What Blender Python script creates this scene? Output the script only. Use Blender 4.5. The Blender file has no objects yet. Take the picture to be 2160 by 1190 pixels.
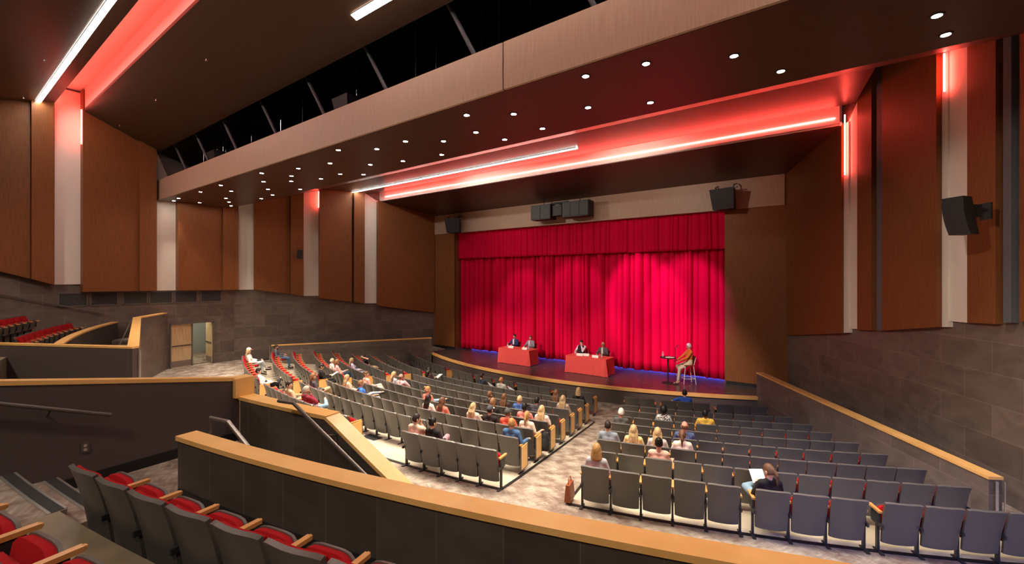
import bpy, math, random
from mathutils import Vector, Matrix
random.seed(7)
PI = math.pi
R_ = math.radians
C = bpy.context.scene.collection
sc = bpy.context.scene

# ------------------------------------------------------------------ camera
F, HOR, CX, CZ = 940.0, 590.0, 1080.0, 4.78          # focal length and horizon in pixels of the 2160x1190 frame
BETA = math.atan(F / (CX + 190))
cb, sb = math.cos(BETA), math.sin(BETA)
cam = bpy.data.cameras.new('camera')
camo = bpy.data.objects.new('camera', cam)
C.objects.link(camo)
camo.location = (0, 0, CZ)
camo.rotation_euler = (PI / 2, 0, BETA)
cam.sensor_width = 36
cam.lens = F / 2160 * 36
cam.shift_y = (HOR - 595) / 2160
cam.clip_end = 200
sc.camera = camo

# ------------------------------------------------------------------ world, exposure
w = bpy.data.worlds.new('world')
sc.world = w
w.use_nodes = True
w.node_tree.nodes['Background'].inputs[0].default_value = (1.0, .8, .65, 1)
w.node_tree.nodes['Background'].inputs[1].default_value = 0.02
sc.view_settings.view_transform = 'Standard'
sc.view_settings.look = 'None'
sc.view_settings.gamma = 1
sc.view_settings.use_curve_mapping = False
sc.view_settings.exposure = 1.3

WARM = (1.0, .78, .55)
def lamp(kind, name, loc, energy, color=WARM, target=None, size=.1, spot=60, blend=.6, sy=None):
    l = bpy.data.lights.new(name, kind)
    l.energy = energy
    l.color = color
    o = bpy.data.objects.new(name, l)
    C.objects.link(o)
    o.location = loc
    if kind == 'SPOT':
        l.spot_size = R_(spot); l.spot_blend = blend; l.shadow_soft_size = size
    elif kind == 'POINT':
        l.shadow_soft_size = size
    elif kind == 'AREA':
        l.size = size
        if sy: l.shape = 'RECTANGLE'; l.size_y = sy
    if target is not None:
        d = Vector(target) - Vector(loc)
        o.rotation_euler = d.to_track_quat('-Z', 'Y').to_euler()
    return o

# the bulkhead downlights carry their own beams (power below); unseen rear house lights are presumed in the ceiling behind the camera
DLE = 110
for x, y in ((-19, -2), (-13, -3), (-5, -3), (2, -2.5)):
    lamp('SPOT', 'unseen_rear_light', (x, y, 9.6), 340, (1, .84, .68), (x - .5, y + 6.5, 1.5), .2, 115, .9)
lamp('SPOT', 'unseen_rear_light', (-3, -2, 9.0), 900, (1, .82, .68), (3.0, 12.5, 2.6), .25, 42, .9)  # added fill spot, brightens the right stone wall
lamp('SPOT', 'unseen_blue_light', (3.6, 1.5, 6.2), 900, (.10, .24, 1), (.9, 8.3, 1.2), .15, 40, .9)  # unseen source, inferred from the blue glow on the right back-row seats
# stage lights in the bulkhead
for x, tx, e, col in ((-16.5, -16.2, 420, (1, .74, .60)), (-13, -12.9, 480, (1, .78, .66)), (-9.2, -9.0, 480, (1, .78, .66)), (-4.5, -5.0, 520, (1, .78, .70))):
    lamp('SPOT', 'stage_light', (x, 8.9, 8.15), e * 3.0, col, (tx, 18.3, 1.1), .12, 30, .8)
lamp('SPOT', 'header_fill', (-14.5, 12.6, 8.9), 200, (1, .80, .66), (-12.5, 19.2, 7.6), .1, 85, 1.0)  # pair of added spots to brighten the header, no such lamps known
lamp('SPOT', 'header_fill', (-6.5, 12.6, 8.9), 200, (1, .80, .66), (-6.0, 19.2, 7.6), .1, 85, 1.0)
# magenta wash over the curtain
for x, tx, tz, e in ((-8.6, -7.2, 3.7, 330), (-5.6, -5.3, 3.6, 230), (-12.5, -10.4, 3.4, 170), (-14.5, -13.6, 3.0, 120)):
    lamp('SPOT', 'curtain_wash', (x, 13.9, 9.3), e * 3.6, (1, .0, 1.0), (tx, 19.7, tz), .05, 30, .5)
# ------------------------------------------------------------------ pixel helpers (the photograph gives the place)
def ray(x, y):
    u = (x - CX) / F; v = -(y - HOR) / F
    return (u * cb - sb, u * sb + cb, v)
def onZ(x, y, z):
    r = ray(x, y); t = (z - CZ) / r[2]; return Vector((r[0] * t, r[1] * t, z))
def onY(x, y, Y):
    r = ray(x, y); t = Y / r[1]; return Vector((r[0] * t, Y, CZ + r[2] * t))
def onPl(x, y, a, b):
    n = (-(b[1] - a[1]), b[0] - a[0]); r = ray(x, y)
    t = (n[0] * a[0] + n[1] * a[1]) / (n[0] * r[0] + n[1] * r[1])
    return Vector((r[0] * t, r[1] * t, CZ + r[2] * t))
HC = (-10.09, 32.05)                                     # centre of all seating arcs
def pol(R, a, z=0.0):
    a = R_(a); return Vector((HC[0] + R * math.sin(a), HC[1] - R * math.cos(a), z))

# ------------------------------------------------------------------ mesh helpers
class MB:
    def __init__(s): s.v = []; s.f = []; s.m = []
    def add(s, vs, fs, mi=0):
        o = len(s.v); s.v += [tuple(p) for p in vs]
        for f in fs: s.f.append(tuple(i + o for i in f)); s.m.append(mi)
    def box(s, c, d, rz=0, mi=0, M=None):
        x, y, z = (k / 2 for k in d); ca, sa = math.cos(rz), math.sin(rz); vs = []
        for k in range(8):
            px = x if k & 1 else -x; py = y if k & 2 else -y; pz = z if k & 4 else -z
            q = (c[0] + px * ca - py * sa, c[1] + px * sa + py * ca, c[2] + pz)
            vs.append(M @ Vector(q) if M else q)
        s.add(vs, [(0, 2, 3, 1), (4, 5, 7, 6), (0, 1, 5, 4), (2, 6, 7, 3), (0, 4, 6, 2), (1, 3, 7, 5)], mi)
    def prism(s, poly, zb, zt, mi=0):
        n = len(poly)
        zb = zb if hasattr(zb, '__len__') else [zb] * n; zt = zt if hasattr(zt, '__len__') else [zt] * n
        vs = [(p[0], p[1], zb[i]) for i, p in enumerate(poly)] + [(p[0], p[1], zt[i]) for i, p in enumerate(poly)]
        s.add(vs, [tuple(range(n))[::-1], tuple(range(n, 2 * n))] + [(i, (i + 1) % n, (i + 1) % n + n, i + n) for i in range(n)], mi)
    def ring(s, R0, R1, a0, a1, zb, zt, n=None, mi=0, c=HC):
        # sector of a ring between radii; zb and zt may be functions of (R, a)
        n = n or max(1, int(abs(a1 - a0) / 1.0)); fb = zb if callable(zb) else (lambda R, a: zb); ft = zt if callable(zt) else (lambda R, a: zt)
        vs = []
        for i in range(n + 1):
            a = a0 + (a1 - a0) * i / n; ar = R_(a)
            for R, f in ((R0, fb), (R1, fb), (R1, ft), (R0, ft)):
                vs.append((c[0] + R * math.sin(ar), c[1] - R * math.cos(ar), f(R, a)))
        fs = [(0, 1, 2, 3), (4 * n + 3, 4 * n + 2, 4 * n + 1, 4 * n)]
        for i in range(n):
            for k in range(4): fs.append((4 * i + k, 4 * i + 4 + k, 4 * i + 4 + (k + 1) % 4, 4 * i + (k + 1) % 4))
        s.add(vs, fs, mi)
    def tube(s, pts, r, n=8, mi=0, r2=None):
        pts = [Vector(p) for p in pts]; rings = []; vs = []
        for i, p in enumerate(pts):
            d = (pts[min(i + 1, len(pts) - 1)] - pts[max(i - 1, 0)]).normalized()
            up = Vector((0, 0, 1)) if abs(d.z) < .95 else Vector((1, 0, 0))
            u = d.cross(up).normalized(); v = d.cross(u)
            rr = r if r2 is None else r + (r2 - r) * i / (len(pts) - 1)
            for k in range(n):
                t = 2 * PI * k / n; vs.append(p + (u * math.cos(t) + v * math.sin(t)) * rr)
        m = len(pts); fs = [tuple(range(n))[::-1], tuple(range((m - 1) * n, m * n))]
        for i in range(m - 1):
            for k in range(n): fs.append((i * n + k, i * n + (k + 1) % n, (i + 1) * n + (k + 1) % n, (i + 1) * n + k))
        s.add(vs, fs, mi)
    def lathe(s, prof, c=(0, 0, 0), n=16, mi=0):
        vs = []; m = len(prof)
        for r, z in prof:
            for k in range(n):
                t = 2 * PI * k / n; vs.append((c[0] + r * math.cos(t), c[1] + r * math.sin(t), c[2] + z))
        fs = [tuple(range(n))[::-1], tuple(range((m - 1) * n, m * n))]
        for i in range(m - 1):
            for k in range(n): fs.append((i * n + k, i * n + (k + 1) % n, (i + 1) * n + (k + 1) % n, (i + 1) * n + k))
        s.add(vs, fs, mi)
    def ball(s, c, r, n=10, m=8, mi=0, fn=None):
        rr = r if hasattr(r, '__len__') else (r, r, r); vs = []; fs = []
        for i in range(m + 1):
            ph = PI * i / m
            for k in range(n):
                t = 2 * PI * k / n; d = (math.sin(ph) * math.cos(t), math.sin(ph) * math.sin(t), math.cos(ph))
                p = [d[j] * rr[j] for j in range(3)]
                if fn: p = fn(p, d)
                vs.append((c[0] + p[0], c[1] + p[1], c[2] + p[2]))
        for i in range(m):
            for k in range(n): fs.append((i * n + k, (i + 1) * n + k, (i + 1) * n + (k + 1) % n, i * n + (k + 1) % n))
        s.add(vs, fs, mi)
    def cap(s, a, b, ra, rb=None, n=10, mi=0):
        rb = ra if rb is None else rb
        a = Vector(a); b = Vector(b); d = b - a; L = d.length
        if L < 1e-6: d = Vector((0, 0, 1)); L = 1e-6
        d = d.normalized(); up = Vector((0, 0, 1)) if abs(d.z) < .95 else Vector((1, 0, 0))
        u = d.cross(up).normalized(); v = d.cross(u); prof = []
        for i in range(4): t = PI / 2 * i / 4; prof.append((a - d * ra * math.cos(t), ra * math.sin(t)))
        prof.append((a, ra)); prof.append((b, rb))
        for i in range(1, 5): t = PI / 2 * i / 4; prof.append((b + d * rb * math.sin(t), rb * math.cos(t)))
        vs = []
        for p, r in prof:
            r = max(r, 1e-4)
            for k in range(n): t = 2 * PI * k / n; vs.append(p + (u * math.cos(t) + v * math.sin(t)) * r)
        m = len(prof); fs = [tuple(range(n))[::-1], tuple(range((m - 1) * n, m * n))]
        for i in range(m - 1):
            for k in range(n): fs.append((i * n + k, i * n + (k + 1) % n, (i + 1) * n + (k + 1) % n, (i + 1) * n + k))
        s.add(vs, fs, mi)
    def mesh(s, name, smooth=False):
        me = bpy.data.meshes.new(name); me.from_pydata(s.v, [], s.f); me.validate()
        import bmesh
        bm = bmesh.new(); bm.from_mesh(me); bm.faces.ensure_lookup_table()
        bmesh.ops.recalc_face_normals(bm, faces=bm.faces)
        uv = bm.loops.layers.uv.new('UVMap')
        for f in bm.faces:
            nn = f.normal
            if abs(nn.z) > .75:
                for l in f.loops: l[uv].uv = (l.vert.co.x, l.vert.co.y)
            else:
                h = math.hypot(nn.x, nn.y) or 1; tx, ty = -nn.y / h, nn.x / h
                if abs(tx) > abs(ty) and tx < 0 or abs(ty) >= abs(tx) and ty < 0: tx, ty = -tx, -ty
                for l in f.loops: l[uv].uv = (l.vert.co.x * tx + l.vert.co.y * ty, l.vert.co.z)
            f.smooth = smooth
        bm.to_mesh(me); bm.free()
        if smooth: me.set_sharp_from_angle(angle=R_(42))
        for p, mi in zip(me.polygons, s.m): p.material_index = mi
        return me
def obj(name, data, mats, parent=None, loc=None, smooth=False, rz=None):
    me = data.mesh(name, smooth) if isinstance(data, MB) else data
    if not isinstance(mats, (list, tuple)): mats = [mats]
    if not me.materials:
        for m in mats: me.materials.append(m)
    o = bpy.data.objects.new(name, me); C.objects.link(o)
    if parent: o.parent = parent
    if loc: o.location = loc
    if rz is not None: o.rotation_euler = (0, 0, rz)
    return o
def tag(o, label, cat, group=None, kind=None):
    o['label'] = label; o['category'] = cat
    if group: o['group'] = group
    if kind: o['kind'] = kind
    return o
def thing(name, label, cat, loc=(0, 0, 0), rz=0, group=None):
    o = bpy.data.objects.new(name, None); C.objects.link(o); o.empty_display_size = .1
    o.location = loc; o.rotation_euler = (0, 0, rz)
    return tag(o, label, cat, group)
def struct(name, mb, m, parent=None, smooth=False):
    o = obj(name, mb, m, parent, smooth=smooth)
    if not parent: o['kind'] = 'structure'
    return o

# ------------------------------------------------------------------ materials
def newmat(name, col=(.5, .5, .5), rough=.6, metal=0, spec=.5, emit=None, es=0, sheen=0):
    m = bpy.data.materials.new(name); m.use_nodes = True
    b = m.node_tree.nodes['Principled BSDF']
    b.inputs['Base Color'].default_value = (*col, 1); b.inputs['Roughness'].default_value = rough
    b.inputs['Metallic'].default_value = metal; b.inputs['Specular IOR Level'].default_value = spec
    if sheen: b.inputs['Sheen Weight'].default_value = sheen
    if emit: b.inputs['Emission Color'].default_value = (*emit, 1); b.inputs['Emission Strength'].default_value = es
    return m
def nodes(m): return m.node_tree.nodes, m.node_tree.links, m.node_tree.nodes['Principled BSDF']
def noise_col(m, c0, c1, scale=(1, 1, 1), nscale=5, detail=4, coord='UV', lo=.35, hi=.65, bump=0):
    N, L, b = nodes(m)
    tc = N.new('ShaderNodeTexCoord'); mp = N.new('ShaderNodeMapping'); mp.inputs['Scale'].default_value = scale
    nz = N.new('ShaderNodeTexNoise'); nz.inputs['Scale'].default_value = nscale; nz.inputs['Detail'].default_value = detail
    cr = N.new('ShaderNodeValToRGB'); cr.color_ramp.elements[0].position = lo; cr.color_ramp.elements[1].position = hi
    cr.color_ramp.elements[0].color = (*c0, 1); cr.color_ramp.elements[1].color = (*c1, 1)
    L.new(tc.outputs[coord], mp.inputs[0]); L.new(mp.outputs[0], nz.inputs[0]); L.new(nz.outputs[0], cr.inputs[0]); L.new(cr.outputs[0], b.inputs['Base Color'])
    if bump:
        bp = N.new('ShaderNodeBump'); bp.inputs['Strength'].default_value = bump; bp.inputs['Distance'].default_value = .01
        L.new(nz.outputs[0], bp.inputs['Height']); L.new(bp.outputs[0], b.inputs['Normal'])
    return m
def wood_mat(name, c0, c1, vertical=True, rough=.45, spec=.35):
    m = newmat(name, c0, rough, spec=spec)
    return noise_col(m, c0, c1, (26, .8, 1) if vertical else (.8, 26, 1), 2.2, 5, 'UV', .3, .7)
M = {}
M['panel'] = wood_mat('walnut_panel', (.180, .064, .021), (.262, .098, .034), spec=.22)
M['fascia'] = wood_mat('fascia_wood', (.40, .265, .185), (.48, .33, .24))
M['cloud'] = wood_mat('ceiling_wood', (.060, .026, .014), (.085, .038, .020), False)
M['soffit'] = wood_mat('soffit_wood', (.060, .026, .018), (.080, .036, .024), False, .35)
M['maple'] = noise_col(newmat('maple_cap', (.6, .3, .1), .32), (.82, .46, .14), (.92, .56, .20), (2, 2, 2), 1.4, 6, 'Object', .3, .7)
M['armwood'] = newmat('armrest_maple', (.62, .30, .09), .35)
M['white'] = newmat('white_fabric_panel', (.84, .77, .70), .9)
M['cove'] = newmat('cove_paint', (.75, .72, .70), .8)
M['black'] = newmat('black', (.012, .012, .014), .6)
M['void'] = newmat('void_black', (.010, .010, .012), .9)
M['paint'] = newmat('dark_brown_paint', (.092, .066, .062), .7)
M['base'] = newmat('black_rubber_base', (.008, .008, .009), .5)
M['concrete'] = noise_col(newmat('concrete', (.5, .45, .38), .55), (.40, .345, .26), (.56, .49, .385), (1, 1, 1), 1.2, 6, 'Object', .3, .7)
M['conc2'] = noise_col(newmat('concrete_tier', (.3, .24, .17), .45), (.20, .155, .10), (.32, .25, .165), (1, 1, 1), 2.0, 6, 'Object', .3, .7)
M['nose'] = newmat('aluminium_nosing', (.55, .53, .50), .35, .7)
M['grit'] = newmat('black_grit_strip', (.03, .03, .03), .8)
M['shell'] = newmat('grey_plastic_shell', (.105, .096, .088), .34)
M['metal'] = newmat('charcoal_metal', (.035, .036, .040), .4, .3)
M['red'] = noise_col(newmat('red_seat_fabric', (.36, .008, .012), .9, spec=.15), (.33, .007, .011), (.40, .010, .015), (1, 1, 1), 400, 1, 'Object')
M['stage'] = noise_col(newmat('stage_floor', (.03, .028, .028), .28), (.034, .031, .032), (.062, .056, .056), (1, 1, 1), 2, 5, 'Object', .3, .7)
M['curtain'] = newmat('red_velvet', (.60, .003, .040), .85, spec=.06)
M['cloth'] = newmat('red_tablecloth', (.80, .085, .075), .8)
M['steel'] = newmat('brushed_steel_rail', (.35, .31, .29), .35, .8)
M['dkrail'] = newmat('bronze_rail', (.16, .135, .125), .35, .6)
M['door'] = noise_col(newmat('birch_door', (.7, .52, .28), .4), (.62, .46, .24), (.75, .58, .33), (8, 1, 1), 2, 4)
M['frame'] = newmat('door_frame_paint', (.14, .13, .12), .5)
M['hall'] = newmat('corridor_wall', (.30, .33, .32), .8)
M['paper'] = newmat('white_paper', (.85, .84, .80), .7)
M['light'] = newmat('light_diffuser', (1, 1, 1), .5, emit=(1, .94, .84), es=15)
M['dl'] = newmat('downlight_lens', (1, 1, 1), .5, emit=(1, .90, .74), es=45)
M['led'] = newmat('red_led_strip', (1, .2, .1), .5, emit=(1, .075, .055), es=22)
M['ledb'] = newmat('blue_led_strip', (.1, .1, 1), .5, emit=(.14, .10, 1), es=6)
M['spk'] = newmat('speaker_black', (.018, .018, .020), .6)
M['grill'] = noise_col(newmat('speaker_grille', (.03, .03, .03), .6), (.02, .02, .02), (.06, .06, .06), (1, 1, 1), 60, 1, 'Object')
M['ivory'] = newmat('ivory_plastic', (.55, .48, .42), .5)
M['brass'] = newmat('outlet_plate', (.16, .14, .13), .4, .5)
M['chrome'] = newmat('chrome', (.7, .7, .7), .25, .9)
M['whitemetal'] = newmat('white_metal', (.75, .74, .72), .35)
M['leather'] = newmat('brown_leather', (.26, .06, .02), .5)
M['blackfab'] = newmat('black_fabric', (.014, .014, .016), .9)
M['brace'] = newmat('dark_steel', (.06, .062, .07), .5)
M['ledge'] = newmat('grey_pilaster', (.11, .12, .14), .6)

def brick(N, L, vec, w_, h_, off, c1, c2, mortar, ms=.004, bias=0):
    bt = N.new('ShaderNodeTexBrick'); bt.inputs['Scale'].default_value = 1
    bt.inputs['Brick Width'].default_value = w_; bt.inputs['Row Height'].default_value = h_
    bt.offset = off; bt.inputs['Mortar Size'].default_value = ms; bt.inputs['Bias'].default_value = bias
    bt.inputs['Color1'].default_value = (*c1, 1); bt.inputs['Color2'].default_value = (*c2, 1); bt.inputs['Mortar'].default_value = (*mortar, 1)
    L.new(vec, bt.inputs['Vector']); return bt
def stone_mat(name, w_, h_, k=1.0, off=.5):
    m = newmat(name, (.07, .06, .05), .45, spec=.35); N, L, b = nodes(m)
    tc = N.new('ShaderNodeTexCoord')
    bt = brick(N, L, tc.outputs['UV'], w_, h_, off, (.128 * k, .102 * k, .088 * k), (.170 * k, .138 * k, .120 * k), (.24 * k, .20 * k, .175 * k), .005)
    mp = N.new('ShaderNodeMapping'); mp.inputs['Rotation'].default_value = (0, 0, .7); mp.inputs['Scale'].default_value = (.7, 1.2, 1)
    nz = N.new('ShaderNodeTexNoise'); nz.inputs['Scale'].default_value = 1.6; nz.inputs['Detail'].default_value = 8; nz.inputs['Distortion'].default_value = 1.8
    L.new(tc.outputs['UV'], mp.inputs[0]); L.new(mp.outputs[0], nz.inputs[0])
    cr = N.new('ShaderNodeValToRGB'); e = cr.color_ramp.elements; e[0].position = .35; e[0].color = (.88, .88, .88, 1); e[1].position = .85; e[1].color = (1.40, 1.38, 1.35, 1)
    L.new(nz.outputs[0], cr.inputs[0])
    mx = N.new('ShaderNodeMixRGB'); mx.blend_type = 'MULTIPLY'; mx.inputs[0].default_value = 1
    L.new(bt.outputs[0], mx.inputs[1]); L.new(cr.outputs[0], mx.inputs[2]); L.new(mx.outputs[0], b.inputs['Base Color'])
    return m
M['stone'] = stone_mat('slate_wall_tile', 1.2, .6)
M['slate'] = stone_mat('slate_parapet_tile', .62, 4.0, .50, 0)
def carpet_mat(name, k=1.0):
    m = newmat(name, (.2, .15, .12), .95, spec=.1); N, L, b = nodes(m)
    tc = N.new('ShaderNodeTexCoord')
    mp = N.new('ShaderNodeMapping'); mp.inputs['Rotation'].default_value = (0, 0, .45); L.new(tc.outputs['Object'], mp.inputs[0])
    ca, cb_, mo = (.215 * k, .18 * k, .16 * k), (.32 * k, .285 * k, .25 * k), (.26 * k, .225 * k, .195 * k)
    b1 = brick(N, L, mp.outputs[0], .26, .045, .37, ca, cb_, mo, .006, .05)
    mp2 = N.new('ShaderNodeMapping'); mp2.inputs['Rotation'].default_value = (0, 0, .45 + PI / 2); L.new(tc.outputs['Object'], mp2.inputs[0])
    b2 = brick(N, L, mp2.outputs[0], .26, .045, .37, ca, cb_, mo, .006, .05)
    ck = N.new('ShaderNodeTexChecker'); ck.inputs['Scale'].default_value = 3.6; L.new(mp.outputs[0], ck.inputs[0])
    mx = N.new('ShaderNodeMixRGB'); L.new(ck.outputs['Fac'], mx.inputs[0]); L.new(b1.outputs[0], mx.inputs[1]); L.new(b2.outputs[0], mx.inputs[2])
    nz = N.new('ShaderNodeTexNoise'); nz.inputs['Scale'].default_value = 3.5; nz.inputs['Detail'].default_value = 3; L.new(mp.outputs[0], nz.inputs[0])
    cr = N.new('ShaderNodeValToRGB'); e = cr.color_ramp.elements; e[0].position = .38; e[0].color = (.70, .58, .54, 1); e[1].position = .62; e[1].color = (1.25, 1.22, 1.15, 1)
    L.new(nz.outputs[0], cr.inputs[0])
    m2 = N.new('ShaderNodeMixRGB'); m2.blend_type = 'MULTIPLY'; m2.inputs[0].default_value = 1
    L.new(mx.outputs[0], m2.inputs[1]); L.new(cr.outputs[0], m2.inputs[2]); L.new(m2.outputs[0], b.inputs['Base Color'])
    return m
M['carpet'] = carpet_mat('patterned_carpet', 1.05)
# ------------------------------------------------------------------ the room shell
ZT = [(0, 0), (18.2, 0), (19.57, .11), (20.43, .19), (21.25, .26), (22.14, .34), (23.0, .42), (23.91, .51), (24.79, .59), (25.65, .69), (26.4, .75), (60, .75)]
def zf(R, a=0):
    for (r0, z0), (r1, z1) in zip(ZT, ZT[1:]):
        if R <= r1: return z0 + (z1 - z0) * (R - r0) / (r1 - r0)
    return .75
def multiring(mb, Rs, a0, a1, base, top, n=None):
    for r0, r1 in zip(Rs, Rs[1:]): mb.ring(r0, r1, a0, a1, base, top, n)
fl = MB(); multiring(fl, [14, 18.2, 19.57, 20.43, 21.25, 22.14, 23.0, 23.91, 24.79, 25.65, 26.4, 29.3, 32], -46, 44, -.3, zf, 90)
struct('floor', fl, M['carpet'])
SECT = {'centre': (-10.6, 10.65), 'right': (13.75, 29.4), 'left': (-31.3, -12.5)}
RB = [18.9, 19.57, 20.43, 21.25, 22.14, 23.0, 23.91, 24.79, 25.65]
for k, (a0, a1) in SECT.items():
    s_ = MB(); multiring(s_, RB, a0, a1, lambda R, a: zf(R) - .02, lambda R, a: zf(R) + .014, int(abs(a1 - a0) * 1.5))
    struct('floor_concrete_' + k, s_, M['concrete'])
    t_ = MB(); t_.ring(25.63, 25.69, a0, a1, .68, .712, 40)
    for ed in ((a1, a1 + .12) if k == 'centre' else (a0 - .12, a0) if k == 'right' else (a1, a1 + .12),):
        multiring(t_, RB, ed[0], ed[1], lambda R, a: zf(R) - .01, lambda R, a: zf(R) + .024, 1)
    struct('trim_' + {'centre': '1', 'right': '2', 'left': '3'}[k], t_, M['base'])

# stage
SCc, SR = (-10.69, 34.05), 18.29
def sarc(R, n=36, x0=-20.3, x1=-1.6):
    pts = []
    a0 = math.asin(max(-1, (-18.85 - SCc[0]) / R)); a1 = math.asin((-2.38 - SCc[0]) / R)
    for i in range(n + 1):
        a = a0 + (a1 - a0) * i / n; pts.append((SCc[0] + R * math.sin(a), SCc[1] - R * math.cos(a)))
    return pts
arc = sarc(SR - .06)
st = MB(); st.prism([(-20.3, 17.9)] + arc + [(-1.5, 17.9), (-1.5, 21.5), (-20.3, 21.5)], .55, .65); struct('floor_stage', st, M['stage'])
sf = MB(); a0 = math.degrees(math.asin((-18.85 - SCc[0]) / SR)); a1 = math.degrees(math.asin((-2.38 - SCc[0]) / SR))
sf.ring(SR - .15, SR - .03, a0, a1, -.1, .56, 40, c=SCc); struct('wall_stage_front', sf, M['paint'])
sl = MB(); sl.ring(SR - .10, SR + .03, a0, a1, .545, .658, 60, c=SCc); struct('trim_4', sl, M['maple'])

# proscenium wall: two side piers, header, returns
PY = 19.3
pw = MB()
pw.box((-19.39, PY + .15, 4.7), (1.82, .3, 8.2)); pw.box((-2.6, PY + .15, 4.7), (2.3, .3, 8.2))
pw.box((-18.50, PY + .75, 4.3), (.06, 1.5, 7.4))
struct('wall_proscenium', pw, M['panel'])
hd = MB(); hd.box((-11.0, PY + .12, 8.2), (18.6, .34, 1.3)); struct('wall_header', hd, M['fascia'])
pb = MB(); pb.box((-19.39, PY - .012, .71), (1.80, .024, .12)); pb.box((-2.6, PY - .012, .71), (2.2, .024, .12)); struct('baseboard_stage', pb, M['base'])
pj = MB(); pj.box((-3.62, PY + .2, 1.55), (.05, .3, 1.8)); struct('trim_5', pj, M['ivory'])
bk = MB(); bk.box((-11, 21.6, 5), (20, .2, 12)); struct('wall_backstage', bk, M['void'])

# stone side walls
def wall_line(name, pts, z0, z1, th, m, inward=1):
    mb = MB()
    for a, b in zip(pts, pts[1:]):
        d = Vector((b[0] - a[0], b[1] - a[1])).normalized(); n = Vector((d.y, -d.x)) * -inward
        mb.prism([a, b, (b[0] + n.x * th, b[1] + n.y * th), (a[0] + n.x * th, a[1] + n.y * th)], z0, z1)
    return struct(name, mb, m)
DL0 = (-24.4, 9.64); DL1 = (-20.25, 19.35)
LW = MB()                                                   # left wall with the doorway cut out (Y 7.0 to 8.72)
DY0, DY1, DZT = 6.98, 8.74, 2.78
for y0, y1, z0, z1 in ((-16, DY0, 0, 13), (DY1, 9.64, 0, 13), (DY0, DY1, DZT, 13)):
    LW.prism([(-24.4, y0), (-24.4, y1), (-24.8, y1), (-24.8, y0)], z0, z1)
d = Vector((DL1[0] - DL0[0], DL1[1] - DL0[1])).normalized(); n = Vector((-d.y, d.x)) * .4
LW.prism([DL0, DL1, (DL1[0] + n.x, DL1[1] + n.y), (DL0[0] + n.x, DL0[1] + n.y)], 0, 13)
struct('wall_left', LW, M['stone'])
E0 = Vector((-1.6, 19.3)); E1 = Vector((3.4, 10.2))
RW = MB(); dd = (E1 - E0).normalized(); nn = Vector((dd.y, -dd.x))     # nn points into the room
E2 = E1 + dd * 4; k = -nn * .4
RW.prism([E0, E2, E2 + k, E0 + k], 0, 13); RW.prism([E2, (7.2, -16), (7.6, -16), E2 + k], 0, 13); struct('wall_right', RW, M['stone'])
bw = MB(); bw.box((-8.5, -16, 6.5), (34, .3, 13)); struct('wall_rear', bw, M['paint'])
rf = MB(); rf.box((-8.5, 3, 13.1), (36, 40, .2)); struct('ceiling_roof', rf, M['void'])
# boarded-over return grilles in the left wall
gr = [(-24.4, y, 3.99) for y in (3.83, 4.76, 5.76, 6.66, 7.60, 8.62)]
for i, g in enumerate(gr):
    w_ = .82 if i < 4 else .86
    t = thing('return_air_grille', 'dark perforated air grille under the wood panels, ' + ['nearest the upper left seats', 'second from the left', 'third from the left', 'fourth from the left, above the open doorway', 'fifth from the left', 'farthest right of the six'][i], 'vent', (g[0] + .005, g[1], g[2]), 0, 'air grilles in the left wall')
    f_ = MB()
    for sy in (-1, 1): f_.box((.012, sy * w_ / 2, 0), (.024, .04, .54)); f_.box((.012, 0, sy * .26), (.024, w_, .04))
    obj('frame', f_, M['frame'], t); p_ = MB(); p_.box((.004, 0, 0), (.008, w_ - .03, .50)); obj('mesh_panel', p_, M['grill'], t)

# ceiling profile, constant along the width of the hall
CL1 = [(-14, 7.4), (3.28, 11.52)]                           # rear cloud
CL2 = [(4.08, 11.40), (6.5, 10.39)]
def slab(name, prof, x0, x1, th, m):
    mb = MB()
    for (y0, z0), (y1, z1) in zip(prof, prof[1:]):
        v = [(x0, y0, z0), (x1, y0, z0), (x1, y1, z1), (x0, y1, z1), (x0, y0, z0 + th), (x1, y0, z0 + th), (x1, y1, z1 + th), (x0, y1, z1 + th)]
        mb.add(v, [(0, 1, 2, 3), (4, 7, 6, 5), (0, 4, 5, 1), (2, 6, 7, 3), (0, 3, 7, 4), (1, 5, 6, 2)])
    return struct(name, mb, m)
slab('ceiling_rear_cloud', CL1, -24.4, 7.2, .18, M['cloud'])
slab('ceiling_front_cloud', CL2, -24.4, 7.2, .10, M['cloud'])
sr = MB(); sr.box((-8.6, 3.68, 12.32), (31.6, .9, .06)); sr.box((-8.6, 3.25, 11.95), (31.6, .05, .80)); sr.box((-8.6, 4.12, 11.9), (31.6, .05, .95))
struct('ceiling_light_slot_rear', sr, M['cove'])
SOF = [(6.55, 8.27), (9.25, 8.27), (13.1, 9.62), (15.72, 9.72)]
slab('ceiling_bulkhead', SOF[:3], -24.4, 5.2, .06, M['soffit'])
c3 = MB(); y0, z0 = SOF[2]; y1, z1 = SOF[3]
c3.prism([(-24.4, y0), (.62, y0), (.30, y1), (-24.4, y1)], [z0, z0, z1, z1], [z0 + .06, z0 + .06, z1 + .06, z1 + .06]); struct('ceiling_bulkhead_front', c3, M['soffit'])
slab('ceiling_upper_right', [(13.1, 12.2), (19.6, 12.2)], -24.4, 5.2, .1, M['void'])
slab('ceiling_stage_front', [(16.1, 9.26), (19.35, 8.68)], -22.2, .4, .06, M['soffit'])
cv = MB(); cv.box((-10.8, 16.22, 9.83), (21.5, .06, 1.1)); cv.box((-10.8, 15.95, 10.4), (21.5, .6, .05)); cv.box((-10.8, 16.10, 9.29), (21.5, .22, .05))
cv.box((-10.8, 15.69, 10.08), (21.5, .05, .66)); cv.box((-.02, 15.96, 9.8), (.05, .5, 1.1))
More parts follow.
